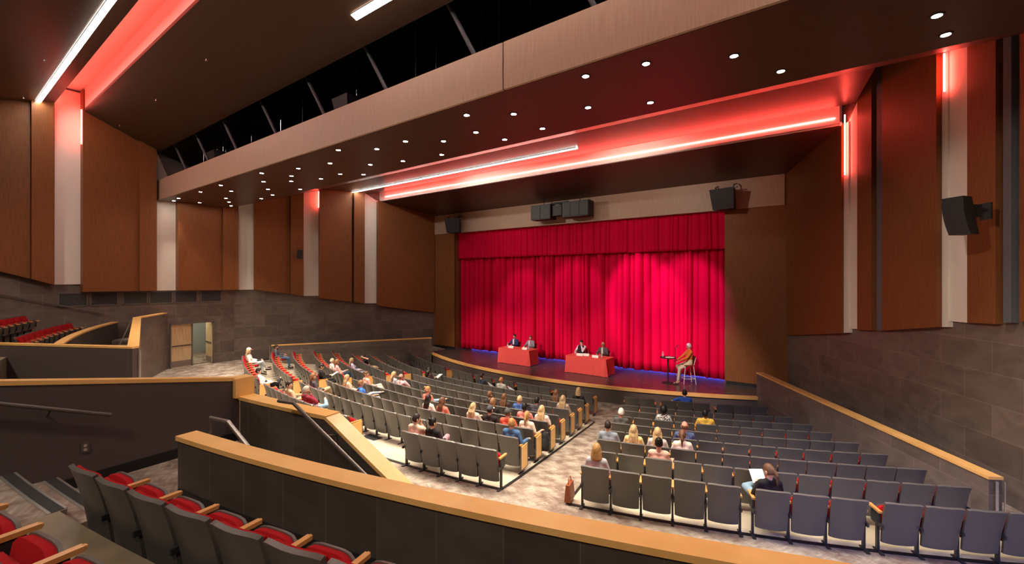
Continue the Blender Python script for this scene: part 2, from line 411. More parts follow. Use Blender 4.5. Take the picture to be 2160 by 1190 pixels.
struct('ceiling_light_slot_front', cv, M['cove'])
fa = MB()
for x0, x1 in ((-24.4, -5.02), (-5.0, 5.2)): fa.box(((x0 + x1) / 2, 6.53, 8.715), (x1 - x0 - .012, .08, .87))
struct('wall_fascia', fa, M['fascia'])
def zc(Y):
    for prof in (CL1, CL2, SOF, [(16.05, 9.27), (19.35, 8.68)]):
        for (y0, z0), (y1, z1) in zip(prof, prof[1:]):
            if y0 <= Y <= y1: return z0 + (z1 - z0) * (Y - y0) / (y1 - y0)
    return 12.25 if 3.2 < Y < 4.2 else (9.27 if 15.5 < Y < 16.2 else 8.7)

# wood and white panels hung in front of the stone, the photograph's saw-tooth plan
def wpanel(name, line, p0, o0, p1, o1, y0, y1, m, zt=None, depth_back=0, flat=False):
    a, b = Vector(line[0]), Vector(line[1]); d = (b - a).normalized(); n_ = Vector((d.y, -d.x))
    if line[2] < 0: n_ = -n_
    A = onPl(p0, y0, a + n_ * o0, b + n_ * o0); B = onPl(p1, y1, a + n_ * o1, b + n_ * o1)
    wa = Vector((A.x, A.y)) - n_ * (o0 - depth_back); wb = Vector((B.x, B.y)) - n_ * (o1 - depth_back)
    z0t, z1t = (zt if zt else (zc(A.y) + .02, zc(B.y) + .02))
    mb = MB(); mb.prism([(A.x, A.y), (B.x, B.y), tuple(wb), tuple(wa)], [A.z, B.z, B.z, A.z], [z0t, z1t, z1t, z0t])
    return struct(name, mb, m), A, B
LL = ((-24.4, 0), (-24.4, 9), 1); LD = (DL0, DL1, 1); RR_ = (tuple(E0), tuple(E1), -1)
d_ = (Vector(RR_[1]) - Vector(RR_[0])).normalized()
if Vector((d_.y, -d_.x)).dot(nn) > 0: RR_ = (RR_[0], RR_[1], 1)
W, Wh = M['panel'], M['white']
k = 0
def wp(*a, **kw):
    global k
    k += 1; return wpanel('wall_panel_%d' % k, *a, **kw)
wp(LL, -420, .3, 64, .3, 470, 588, W); wp(LL, 66.5, .45, 114, .38, 588.5, 600.5, W)
PW1 = wp(LL, 115, .06, 175.5, .06, 600.5, 600, Wh, zt=(12.2, 12.2))
wp(LL, 175, .5, 295, .3, 616, 614, W); wp(LL, 295, .45, 331, .45, 614, 613.3, W)
wp(LL, 331, .06, 378, .06, 613.3, 612.5, Wh); wp(LL, 377, .45, 468, .22, 612.5, 612, W); wp(LL, 470.5, .35, 494, .40, 611.8, 611.8, W)
wp(LD, 490, .40, 502.5, .45, 611.8, 611.6, W); wp(LD, 502, .06, 536, .06, 611.6, 611, Wh)
wp(LD, 535, .5, 612, .22, 611, 620, W); wp(LD, 613, .42, 640.5, .42, 620, 624.5, W)
wp(LD, 640, .06, 675, .06, 624.5, 624, Wh); wp(LD, 674, .5, 743, .22, 629, 636.5, W); wp(LD, 747, .42, 769.5, .42, 637.5, 640, W)
wp(LD, 769, .06, 799, .06, 640, 640, Wh); wp(LD, 798, .5, 917, .10, 645, 660, W)
wp(RR_, 1652, .04, 1775, .16, 708, 703.5, W); wp(RR_, 1775, .10, 1779, .10, 703, 703, M['black'])  # black strip stands in for the shadow gap beside the panel
wp(RR_, 1778, .10, 1790, .10, 702.5, 702, Wh); wp(RR_, 1789, .06, 1809, .06, 693.5, 694, Wh)
wp(RR_, 1808, .09, 1838, .14, 695.5, 697, W, zt=(12.2, 12.2)); wp(RR_, 1849, .12, 1860.5, .12, 697, 697, M['ledge'], zt=(9.8, 9.8))
wp(RR_, 1860, .14, 1975, .20, 697.5, 690, W, zt=(12.2, 12.2)); wp(RR_, 1975, .10, 1987, .10, 690, 690, M['frame'], zt=(12.2, 12.2)); wp(RR_, 1987, .10, 1999, .10, 690, 690, Wh, zt=(12.2, 12.2)); wp(RR_, 1998, .06, 2041, .06, 677, 681, Wh, zt=(12.2, 12.2))  # flush dark strip after the wide panel stands in for its shadow gap
wp(RR_, 2040, .09, 2100, .14, 681, 683.5, W, zt=(12.2, 12.2)); wp(RR_, 2116, .12, 2133, .12, 681, 681, M['ledge'], zt=(9.2, 9.2)); wp(RR_, 2151, .14, 2330, .3, 679, 660, W, zt=(12.2, 12.2))

# LED strips
def ledstrip(a, b, label, grp, r=.018, m='led'):
    mb = MB(); mb.tube([a, b], r, 6); o = obj('led_strip', mb, M[m]); return tag(o, label, 'light', grp)
ledstrip((-21.0, 16.17, 9.52), (-.16, 16.17, 9.52), 'long red LED strip glowing in the ceiling slot above the stage curtain', None)
ledstrip((-24.3, 3.34, 11.74), (6.9, 3.34, 11.74), 'red LED strip lighting the deep ceiling slot at the upper left', None, .012)
def vled(line, px, off, yt, yb, label):
    a, b = Vector(line[0]), Vector(line[1]); d = (b - a).normalized(); n_ = Vector((d.y, -d.x)) * (1 if line[2] > 0 else -1)
    A = onPl(px, yt, a + n_ * off, b + n_ * off); B = onPl(px, yb, a + n_ * off, b + n_ * off)
    ledstrip((A.x, A.y, A.z), (B.x, B.y, B.z), label, 'upright red LED strips beside the white wall panels')
    return A, B
vled(LL, 171.5, .30, 231, 304, 'upright red LED strip at the top of the leftmost white panel')
vled(LD, 672, .22, 404, 438, 'short upright red LED strip on the white panel left of the white light bar')
vled(LD, 796.2, .22, 424, 480, 'upright red LED strip at the left end of the stage slot')
vled(RR_, 1782, .17, 242, 369, 'upright red LED strip at the right end of the stage slot')
vled(RR_, 1992, .17, 113, 193, 'upright red LED strip on the rightmost white panel')
ledstrip((-18.1, 20.35, .68), (-3.9, 20.35, .68), 'blue LED strip on the stage floor behind the curtain hem', None, .03, 'ledb')

# linear white lights
def linlight(a, b, wdt, nrm, label):
    a, b = Vector(a), Vector(b); d = (b - a).normalized(); n_ = Vector(nrm).normalized(); s_ = d.cross(n_) * wdt / 2
    t = thing('linear_light', label, 'light', tuple(a), 0, 'white linear lights in the ceiling')
    for nm, th, m, g in (('housing', .02, M['metal'], 1.25), ('diffuser', .03, M['light'], 1)):
        mb = MB(); q = [p + sg * s_ * g + n_ * h - a for h in (-.0, th) for p, sg in ((a, -1), (b, -1), (b, 1), (a, 1))]
        mb.add(q, [(0, 1, 2, 3), (4, 7, 6, 5), (0, 4, 5, 1), (1, 5, 6, 2), (2, 6, 7, 3), (3, 7, 4, 0)]); obj(nm, mb, m, t)
sl1 = (CL1[1][1] - CL1[0][1]) / (CL1[1][0] - CL1[0][0]); sl2 = (CL2[1][1] - CL2[0][1]) / (CL2[1][0] - CL2[0][0])
linlight((-24.2, 2.83, 11.395), (-9, 2.83, 11.395), .14, (0, sl1, -1), 'long white light bar in the rear ceiling at the upper left')
linlight((-8.72, 5.88, 10.63), (3.5, 5.88, 10.63), .15, (0, sl2, -1), 'short-looking white light bar at the top edge of the picture')
linlight((-21.95, 14.72, 9.675), (-7.9, 14.72, 9.675), .12, (0, .04, -1), 'long white light bar beside the red slot above the stage')

# doorway, leaves and corridor
cor = MB(); cor.box((-26.62, 7.9, .665), (3.7, 5.0, .2)); struct('floor_corridor', cor, M['carpet'])
co = MB(); co.box((-28.5, 7.9, 2.2), (.1, 5, 3.2)); co.box((-26.6, 10.3, 2.2), (3.8, .1, 3.2)); co.box((-26.6, 5.5, 2.2), (3.8, .1, 3.2)); struct('wall_corridor', co, M['hall'])
cc_ = MB(); cc_.box((-26.6, 7.9, 3.85), (3.9, 5, .1)); struct('ceiling_corridor', cc_, M['cove'])
lamp('POINT', 'corridor_light', (-26.4, 8.0, 3.3), 45, (1, .86, .62), None, .2)
dr = thing('door_frame', 'dark metal frame of the open double doorway in the left wall', 'door frame', (-24.4, (DY0 + DY1) / 2, .75))
dr['kind'] = 'structure'; dr.name = 'door_1'
f_ = MB(); hw = (DY1 - DY0) / 2
for sg in (-1, 1): f_.box((-.05, sg * (hw - .02), 1.015), (.24, .05, 2.03))
f_.box((-.05, 0, 2.01), (.24, 2 * hw, .05)); obj('door_frame', f_, M['frame'], dr)
mu = MB(); mu.box((-.12, .02, 1.0), (.06, .05, 2.0)); obj('mullion', mu, M['frame'], dr)
def leaf(y, rz, hand, name):
    t = bpy.data.objects.new(name, None); C.objects.link(t); t['kind'] = 'structure'
    t.location = (-24.45, y, .76); t.rotation_euler = (0, 0, rz)
    L_ = .84; mb = MB(); mb.box((hand * L_ / 2, 0, 1.0), (L_, .045, 1.98)); o = obj('door_leaf', mb, M['door'], t)
    kp = MB(); kp.box((hand * L_ / 2, 0, .16), (L_ - .04, .052, .26)); obj('kick_plate', kp, M['steel'], t)
    pbm = MB(); pbm.box((hand * L_ / 2, .045, .98), (L_ - .08, .03, .05)); pbm.box((hand * L_ / 2, -.045, .98), (L_ - .08, .03, .05)); obj('push_bar', pbm, M['dkrail'], t)
leaf(DY0 + .05, R_(97), 1, 'door_2')
leaf(DY1 - .05, R_(177), 1, 'door_3')

# low side walls with wood caps beside the seating, raised walkways behind them
def lowwall(a, b, zt, nm, seg_cap=True, th=.16):
    a, b = Vector(a), Vector(b); d = (b - a).normalized(); n_ = Vector((-d.y, d.x)) * th / 2
    mb = MB(); mb.prism([a - n_, b - n_, b + n_, a + n_], 0, zt - .04); struct('wall_low_' + nm, mb, M['stone'])
    n2 = n_ * 1.15; cp = MB(); cp.prism([a - n2 - d * .01, b - n2 + d * .01, b + n2 + d * .01, a + n2 - d * .01], zt - .04, zt + .008); return cp
cp = lowwall((-18.68, 17.55), (-22.96, 10.78), 1.5, 'left'); struct('trim_6', cp, M['maple'])
cp = lowwall((-2.33, 17.85), (2.05, 10.72), 1.5, 'right', th=.2); struct('trim_7', cp, M['maple'])
for nm, (a, b) in {'left': ((-22.96, 10.78), (-18.68, 17.55)), 'right': ((2.05, 10.72), (-2.33, 17.85))}.items():
    ex = MB(); s2 = -1 if nm == 'left' else 1
    ex.box((a[0], a[1] - .10, .75), (.035, .012, 1.42)); ex.box((a[0] + .1 * s2, a[1] - .04, .75), (.012, .035, 1.42)); struct('trim_' + ('8' if nm == 'left' else '9'), ex, M['nose'])
rp = MB(); rp.prism([(-18.78, 17.6), (-23.05, 10.8), (-24.4, 10.5), (-24.4, 9.7), (-20.25, 19.3), (-18.9, 18.9)], .3, .66)
rp.prism([(-2.2, 17.9), (2.15, 10.8), (3.3, 10.4), (-1.6, 19.3), (-2.2, 18.8)], .3, .66); struct('floor_walkway', rp, M['carpet'])

# ---- upper terrace: parapet, stair wall, radial walls, tiers
CAPT = .05
def ringwall(nm, R0, R1, a0, a1, zb, zt, m, trim, over=.012, n=None):
    f = zt if callable(zt) else (lambda R, a: zt)
    mb = MB(); mb.ring(R0 + over, R1 - over, a0, a1, zb, lambda R, a: f(R, a) - CAPT, n); struct(nm, mb, m)
    cp = MB(); cp.ring(R0 - .005, R1 + .005, a0 - .03, a1 + .03, lambda R, a: f(R, a) - CAPT, f, n); struct(trim, cp, M['maple'])
ringwall('wall_parapet_right', 30.365, 30.57, 7.8, 30, .6, 3.04, M['slate'], 'trim_10', n=46)
bb = MB(); bb.ring(30.56, 30.575, 7.85, 30, 2.32, 2.46, 40); struct('baseboard_parapet', bb, M['base'])
def zsw(R, a): return 3.0 if a <= 9.2 else max(1.62, 3.0 - (a - 9.2) * .294)
ringwall('wall_stair_right', 28.98, 29.20, 5.35, 9.2, .6, 3.0, M['slate'], 'trim_11', n=8)
ringwall('wall_stair_right_lower', 28.98, 29.20, 9.2, 14.0, .6, zsw, M['slate'], 'trim_12', n=14)
# wall beside the aisle (plane at 5.2 degrees)
def radwall(nm, a, R0, R1, zb, zt, th, m, trim, sgn):
    A, B = pol(R0, a), pol(R1, a); d = (B - A).normalized(); n_ = Vector((-d.y, d.x, 0)) * th * sgn
    mb = MB(); mb.prism([A, B, B + n_, A + n_], zb, [zt[0] - CAPT, zt[1] - CAPT, zt[1] - CAPT, zt[0] - CAPT]); struct(nm, mb, m)
    o = n_ * .06; cp = MB(); cp.prism([A - o, B - o, B + n_ + o, A + n_ + o], [zt[0] - CAPT, zt[1] - CAPT, zt[1] - CAPT, zt[0] - CAPT], [zt[0], zt[1], zt[1], zt[0]]); struct(trim, cp, M['maple'])
    return A, B, n_
s_test = 1 if (pol(30, 5.0) - pol(30, 5.2)).dot(Vector((-(pol(31, 5.2) - pol(30, 5.2)).y, (pol(31, 5.2) - pol(30, 5.2)).x, 0))) > 0 else -1
A, B, n_ = radwall('wall_aisle_right', 5.2, 29.15, 34.5, .6, (3.27, 4.2), .16, M['paint'], 'trim_13', s_test)
eb = MB(); a_, b_ = pol(28.97, 5.2), pol(29.25, 5.2); eb.prism([a_ + (a_ - pol(28.97, 5.35)) * -1, b_ + (b_ - pol(29.25, 5.35)) * -1, b_ + n_ * 1.06, a_ + n_ * 1.06], 2.98, 3.275); struct('trim_14', eb, M['maple'])
ub = MB(); ub.ring(29.2, 31.5, 5.2, 5.24, 2.32, 2.45, 1); struct('baseboard_aisle', ub, M['base'])
# terrace floors and stairs (right)
tf = MB(); tf.ring(29.2, 30.4, 5.2, 8.3, 1.9, 2.32, 4); tf.ring(30.4, 31.55, 5.2, 30, 1.9, 2.32, 26); struct('floor_terrace_right', tf, M['carpet'])
sp = MB()
for i in range(9): sp.ring(29.2, 30.37, 8.3 + .54 * i, 8.3 + .54 * (i + 1), .6, 2.32 - .175 * (i + 1), 1)
struct('floor_stairs_right', sp, M['carpet'])
a2 = MB(); a2.ring(31.17, 31.50, 5.2, 8.0, 2.3, 2.50, 3); a2.ring(31.50, 32.6, 5.2, 8.0, 2.3, 2.68, 3); a2.ring(32.6, 36, 5.2, 8.0, 2.3, 3.04, 3); struct('floor_aisle_steps', a2, M['carpet'])
no = MB()
for R, z in ((31.17, 2.50), (31.50, 2.68)):
    no.ring(R - .008, R + .012, 5.22, 7.97, z - .02, z + .006, 3); no.ring(R + .10, R + .125, 5.22, 7.97, z, z + .005, 3)
no.ring(31.16, 31.18, 7.95, 8.0, 2.3, 2.505, 1)
struct('trim_15', no, M['nose'])
ng = MB()
for R, z in ((31.17, 2.50), (31.50, 2.68)): ng.ring(R + .012, R + .10, 5.22, 7.97, z, z + .004, 3)
struct('trim_16', ng, M['grit'])
t2 = MB(); t2.ring(31.55, 32.55, 8.0, 30, 2.0, 2.68, 22); t2.ring(32.55, 36, 8.0, 30, 2.0, 3.04, 22); struct('floor_tier_right', t2, M['conc2'])
# left terrace
ringwall('wall_parapet_left', 30.365, 30.57, -27.6, -13.3, .6, 3.04, M['slate'], 'trim_17', n=22)
def capwall(nm, P, Q, z0, z1, th, m, trim):
    P, Q = Vector(P), Vector(Q); d = (Q - P).normalized(); n_ = Vector((-d.y, d.x)) * th
    if n_.dot(Vector((-HC[0] * 0 - 10 - P.x, 10 - P.y))) > 0: n_ = -n_
    mb = MB(); mb.prism([P, Q, Q + n_, P + n_], .6, [z0 - CAPT, z1 - CAPT, z1 - CAPT, z0 - CAPT]); struct(nm, mb, m)
    o = n_ * .05; cp = MB(); cp.prism([P - o, Q - o, Q + n_ + o, P + n_ + o], [z0 - CAPT, z1 - CAPT, z1 - CAPT, z0 - CAPT], [z0, z1, z1, z0]); struct(trim, cp, M['maple'])
c0, c1, c2_ = (-14.75, 3.55), (-21.95, 5.35), (-24.4, 6.9)
capwall('wall_stair_left', c0, c1, 3.05, 3.32, .22, M['stone'], 'trim_18'); capwall('wall_stair_left_upper', c1, c2_, 3.32, 3.30, .22, M['stone'], 'trim_19')
capwall('wall_aisle_left', c0, (-19.6, 1.0), 3.05, 3.05, .16, M['paint'], 'trim_20')
vt = MB(); vt.box((c0[0] + .01, c0[1] + .03, 1.78), (.03, .03, 2.3)); struct('trim_21', vt, M['nose'])
tf = MB(); tf.ring(29.2, 31.5, -31.5, -26.3, 1.9, 2.32, 6); tf.ring(30.57, 31.55, -26.3, -20, 1.9, 2.32, 6); struct('floor_terrace_left', tf, M['carpet'])
sp = MB()
for i in range(9): sp.ring(29.2, 30.37, -26.3 + .6 * i, -26.3 + .6 * (i + 1), .6, 2.32 - .175 * (i + 1), 1)
struct('floor_stairs_left', sp, M['carpet'])
no = MB(); no.ring(29.2, 30.37, -26.32, -26.28, 2.26, 2.33, 1); struct('trim_22', no, M['nose'])
for i in range(4):
    t_ = MB(); t_.ring(31.55 + i, 32.55 + i + (3 if i == 3 else 0), -27.4, -12, 1.9, 2.68 + .36 * i, 14); struct('floor_tier_left_%d' % (i + 1), t_, M['conc2'])
    t_ = MB(); t_.ring(31.55 + i, 32.55 + i + (3 if i == 3 else 0), -31.2, -27.4, 1.9, 2.68 + .36 * i, 5); struct('floor_steps_left_%d' % (i + 1), t_, M['carpet'])
# ------------------------------------------------------------------ theatre seats
def shell_mesh(hw_b, hw_t, z0, z1, y0, y1, th, curve, nu=8, nv=6, round_=.035, bulge=0):
    mb = MB(); g = []
    for side in (0, 1):
        for j in range(nv + 1):
            v = j / nv
            for i in range(nu + 1):
                u = -1 + 2 * i / nu
                hw = hw_b + (hw_t - hw_b) * v
                x = u * hw
                z = z0 + (z1 - z0) * v - (round_ * abs(u) ** 6 * v ** 4) + (round_ * .6 * abs(u) ** 6 * (1 - v) ** 4)
                y = y0 + (y1 - y0) * (.45 * v + .55 * v * v) + curve * u * u
                if not side: z -= .011 * v ** 8
                if side: y += th + bulge * (1 - u ** 4) * (1 - (2 * v - 1) ** 4)
                g.append((x, y, z))
    n = nu + 1; o = n * (nv + 1); fs = []
    for j in range(nv):
        for i in range(nu):
            a = j * n + i; fs.append((a, a + 1, a + n + 1, a + n)); fs.append((o + a, o + a + n, o + a + n + 1, o + a + 1))
    for i in range(nu):
        fs.append((i, o + i, o + i + 1, i + 1)); a = nv * n + i; fs.append((a, a + 1, o + a + 1, o + a))
    for j in range(nv):
        a = j * n; fs.append((a, a + n, o + a + n, o + a)); a = j * n + nu; fs.append((a, o + a, o + a + n, a + n))
    mb.add(g, fs); return mb
def seat_pad(folded):
    # pad and pan around the hinge (y=.02, z=.40)
    pad, pan = MB(), MB(); nu, nv = 8, 6
    ang = R_(80) if folded else R_(4); ca, sa = math.cos(ang), math.sin(ang); hy, hz = (.07, .335) if folded else (.0, .40)
    def tr(x, l, h): return (x, hy + l * ca - h * sa, hz + l * sa + h * ca)
    for mb, hb, ht, bl, s_ in ((pad, .010, .062, .024, .97), (pan, -.014, .010, 0, 1)):
        g = []
        for side in (0, 1):
            for j in range(nv + 1):
                l = (.315 if folded else .40) * (j / nv) * (s_ if s_ < 1 else 1.0)
                for i in range(nu + 1):
                    u = -1 + 2 * i / nu
                    ll = l - .05 * (abs(u) ** 5) * (j / nv) ** 3
                    h = (ht + bl * (1 - u ** 4) * (1 - (2 * j / nv - 1) ** 6)) if side else hb
                    g.append(tr(u * .222 * s_, ll, h))
        n = nu + 1; o = n * (nv + 1); fs = []
        for j in range(nv):
            for i in range(nu):
                a = j * n + i; fs.append((a, a + 1, a + n + 1, a + n)); fs.append((o + a, o + a + n, o + a + n + 1, o + a + 1))
        for i in range(nu):
            fs.append((i, o + i, o + i + 1, i + 1)); a = nv * n + i; fs.append((a, a + 1, o + a + 1, o + a))
        for j in range(nv):
            a = j * n; fs.append((a, a + n, o + a + n, o + a)); a = j * n + nu; fs.append((a, o + a, o + a + n, a + n))
        mb.add(g, fs)
    return pad, pan
SEATM = [M['shell'], M['red'], M['metal'], M['armwood'], M['maple']]
def setm(me, m):
    if m in SEATM and not me.get('sx'):
        for v in me.vertices: v.co.x *= .955
        me['sx'] = 1
    me.materials.append(m); return me
CH = {}
CH['shell'] = setm(shell_mesh(.236, .252, .150, .82, -.105, -.24, .036, .034, 10, 6, .014).mesh('backrest', True), M['shell'])
CH['cush'] = setm(shell_mesh(.215, .234, .30, .803, -.064, -.203, .036, .032, 8, 6, .02, .034).mesh('back_cushion', True), M['red'])
ridge = MB()
for s_ in (-1, 1): ridge.tube([(s_ * .17, -.075 + .031 * .5, .40), (s_ * .175, -.115 + .012, .52), (s_ * .18, -.165 + .010, .64)], .0045, 5)
for nm, fo in (('fold', True), ('flat', False)):
    a_, b_ = seat_pad(fo); CH['pad' + nm] = setm(a_.mesh('seat_cushion', True), M['red']); CH['pan' + nm] = setm(b_.mesh('seat', True), M['shell'])
def arm_meshes(s):
    x = .265 * s
    st_ = MB(); st_.box((x, .03, .50), (.024, .20, .20)); st_.box((x, -.02, .24), (.036, .05, .48)); st_.box((x, -.05, .010), (.055, .22, .018))
    st_.box((x, -.09, .42), (.03, .12, .05))
    ar = MB(); ar.box((x, .045, .612), (.050, .29, .030)); ar.cap((x, .19, .612), (x, .191, .612), .018)
    ep = MB(); ep.prism([(x + .022 * s, -.12), (x + .022 * s, .19), (x + .045 * s, .19), (x + .045 * s, -.12)], .10, [.585, .60, .60, .585])
    ed = MB()
    for c_, d_ in (((x + .034 * s, -.128, .345), (.030, .018, .51)), ((x + .034 * s, .198, .345), (.030, .018, .51)), ((x + .034 * s, .035, .092), (.030, .34, .018))): ed.box(c_, d_)
    return (setm(st_.mesh('stand'), M['metal']), setm(ar.mesh('armrest', False), M['armwood']), setm(ep.mesh('end_panel'), M['maple']), setm(ed.mesh('panel_edge'), M['shell']))
CH['R'], CH['L'] = arm_meshes(1), arm_meshes(-1)
def raw(name, me, parent):
    o = bpy.data.objects.new(name, me); C.objects.link(o); o.parent = parent; return o
ridge_me = setm(ridge.mesh('moulded_ridge'), M['shell'])
def make_seat(R, a, z, label, group, occupied=False, first=False, end=0, near=False):
    p = pol(R - .25, a, z)
    t = thing('theatre_seat', label, 'seat', tuple(p), R_(a), group)
    b = raw('backrest', CH['shell'], t); raw('back_cushion', CH['cush'], b)
    if near: raw('moulded_ridge', ridge_me, b)
    k_ = 'flat' if occupied else 'fold'
    s_ = raw('seat', CH['pan' + k_], t); raw('seat_cushion', CH['pad' + k_], s_)
    sides = ['R'] + (['L'] if first else [])
    for sd in sides:
        raw('stand', CH[sd][0], t); raw('armrest', CH[sd][1], t)
        if (end == 1 and sd == 'R') or (end == -1 and sd == 'L'):
            e = raw('end_panel', CH[sd][2], t); raw('panel_edge', CH[sd][3], e)
    return t
ORD = ['first', 'second', 'third', 'fourth', 'fifth', 'sixth', 'seventh', 'eighth', 'ninth', 'tenth', 'eleventh', 'twelfth', 'thirteenth', 'fourteenth', 'fifteenth', 'sixteenth', 'seventeenth', 'eighteenth', 'nineteenth', 'twentieth', 'twenty-first', 'twenty-second', 'twenty-third', 'twenty-fourth', 'twenty-fifth', 'twenty-sixth']
RR = [18.22, 19.57, 20.43, 21.25, 22.14, 23.0, 23.91, 24.79, 25.87]
PITCH = .506
CENTRE = [(-11.6, 9.9), (-10.6, 10.2), (-10.7, 10.3), (-10.4, 10.4), (-10.8, 10.45), (-10.3, 10.5), (-10.5, 10.5), (-10.5, 10.55), None]
RIGHT = [(13.3, 27.55), (13.7, 27.5), (14.0, 27.7), (13.8, 27.9), (14.0, 28.1), (13.95, 28.25), (14.1, 28.4), (14.2, 28.5), (14.3, 30.0)]
LEFT = [(-29.6, -14.0), (-28.4, -13.2), (-28.4, -13.2), (-28.6, -13.1), (-30.1, -12.9), (-30.1, -12.8), (-28.8, -12.7), (-28.0, -12.6), (-24.6, -12.2)]
# people: row, angle
PEOPLE_SEATS = []
SEATS = {}                                                    # (row, seat key) -> dict
def plan_row(row, sec, a0, a1, anchor):
    R = RR[row]; da = math.degrees(PITCH / R); n = max(1, int(round((a1 - a0) / da)))
    if anchor == 'fit': da = (a1 - a0) / n; xs = [a0 + da * (i + .5) for i in range(n)]
    elif anchor == 'left': xs = [a0 + da * (i + .5) for i in range(int((a1 - a0) / da + .25))]
    else: m_ = int((a1 - a0) / da + .25); xs = [a1 - da * (m_ - i - .5) for i in range(m_)]
    return xs
PLAN = []                                                     # (row, section, index, count, angle, occupied)
for r in range(9):
    if r < 8:
        PLAN.append((r, 'centre', plan_row(r, 'centre', *CENTRE[r], 'fit')))
    else:
        PLAN.append((r, 'centre', plan_row(r, 'centre', -10.3, 1.25, 'fit') + [5.35 + 1.06 * (i + .5) for i in range(5)]))
    PLAN.append((r, 'right', plan_row(r, 'right', *RIGHT[r], 'fit' if r < 8 else 'left')))
    PLAN.append((r, 'left', plan_row(r, 'left', *LEFT[r], 'right')))
# double-arm gaps
for i_, (r, s_, xs) in enumerate(PLAN):
    if s_ == 'right' and r == 8: PLAN[i_] = (r, s_, [14.3 + 1.14 * (k_ + .5) + .40 * (k_ >= 5) + .40 * (k_ >= 8) for k_ in range(13)])
    if s_ == 'right' and r == 0: PLAN[i_] = (r, s_, [13.9 + .15 + k_ * 1.56 + .62 * (k_ >= 2) + .62 * (k_ >= 5) for k_ in range(8)])
    if s_ == 'centre' and r == 0:
        xs = []
        a_ = -11.3
        for k_ in range(13):
            xs.append(a_); a_ += 1.56 + (.45 if k_ in (2, 4, 6, 9) else 0)
        sft = 9.9 - .83 - xs[-1]; PLAN[i_] = (r, s_, [x + sft for x in xs])
def nearest_seat(row, a):
    best = None
    for (r, s_, xs) in PLAN:
        if r != row: continue
        for k_, x in enumerate(xs):
            if (r, s_, k_) in TAKEN: continue
            if best is None or abs(x - a) < best[0]: best = (abs(x - a), s_, k_, x)
    return best[1:]
# ------------------------------------------------------------------ people
def remeshed(mb, name, voxel=.016, it=4, fac=.5, extra=None):
    me = bpy.data.meshes.new('t'); me.from_pydata(mb.v, [], mb.f); me.update()
    o = bpy.data.objects.new('t', me); C.objects.link(o)
    r = o.modifiers.new('r', 'REMESH'); r.mode = 'VOXEL'; r.voxel_size = voxel; r.use_smooth_shade = True
    s_ = o.modifiers.new('s', 'SMOOTH'); s_.iterations = it; s_.factor = fac
    dg = bpy.context.evaluated_depsgraph_get(); ev = o.evaluated_get(dg); m2 = ev.to_mesh()
    vs = [tuple(v.co) for v in m2.vertices]; fs = [tuple(p.vertices) for p in m2.polygons]
    ev.to_mesh_clear(); bpy.data.objects.remove(o); bpy.data.meshes.remove(me)
    out = MB(); out.add(vs, fs, 0)
    if extra:
        off = len(out.v); out.v += extra.v; out.f += [tuple(i + off for i in f) for f in extra.f]; out.m += extra.m
    res = bpy.data.meshes.new(name); res.from_pydata(out.v, [], out.f)
    for p, mi in zip(res.polygons, out.m): p.material_index = mi; p.use_smooth = True
    return res
MATC = {}
def cmat(kind, col, rough=.8):
    key = (kind, tuple(round(c, 3) for c in col))
    if key not in MATC: MATC[key] = newmat('%s_%d' % (kind, len(MATC) + 1), col, rough, spec=.3)
    return MATC[key]
def patmat(kind, c0, c1, sc_, lo=.48, hi=.52, stripes=False):
    m = newmat(kind, c0, .85)
    if not stripes: return noise_col(m, c0, c1, (1, 1, 1), sc_, 2, 'Object', lo, hi)
    N, L, b = nodes(m); tc = N.new('ShaderNodeTexCoord'); wv = N.new('ShaderNodeTexWave'); wv.bands_direction = 'Z'; wv.inputs['Scale'].default_value = sc_
    cr = N.new('ShaderNodeValToRGB'); cr.color_ramp.elements[0].color = (*c0, 1); cr.color_ramp.elements[1].color = (*c1, 1); cr.color_ramp.elements[0].position = lo; cr.color_ramp.elements[1].position = hi
    L.new(tc.outputs['Object'], wv.inputs[0]); L.new(wv.outputs[0], cr.inputs[0]); L.new(cr.outputs[0], b.inputs['Base Color']); return m
SKIN = {'l': (.62, .36, .25), 'm': (.50, .26, .17), 'r': (.60, .26, .20), 'b': (.16, .07, .04)}
EYE = newmat('eye_dark', (.03, .02, .02), .3); LIP = newmat('lip', (.38, .12, .10), .5)
HAIRC = {'blonde': (.50, .35, .18), 'dblonde': (.34, .23, .12), 'brown': (.13, .06, .03), 'lbrown': (.24, .12, .055), 'dark': (.022, .014, .011), 'black': (.008, .007, .007),
         'white': (.68, .64, .58), 'grey': (.42, .38, .33), 'red': (.38, .15, .05), 'honey': (.38, .20, .07)}
HM = {}
def hairmat(hc):
    if hc not in HM:
        c_ = HAIRC[hc]; HM[hc] = noise_col(newmat('hair_' + hc, c_, .5, spec=.3), tuple(x * .55 for x in c_), tuple(min(1, x * 1.35) for x in c_), (1, 1, .12), 90, 3, 'Object', .3, .7, .3)
    return HM[hc]
def V(*a): return Vector(a)
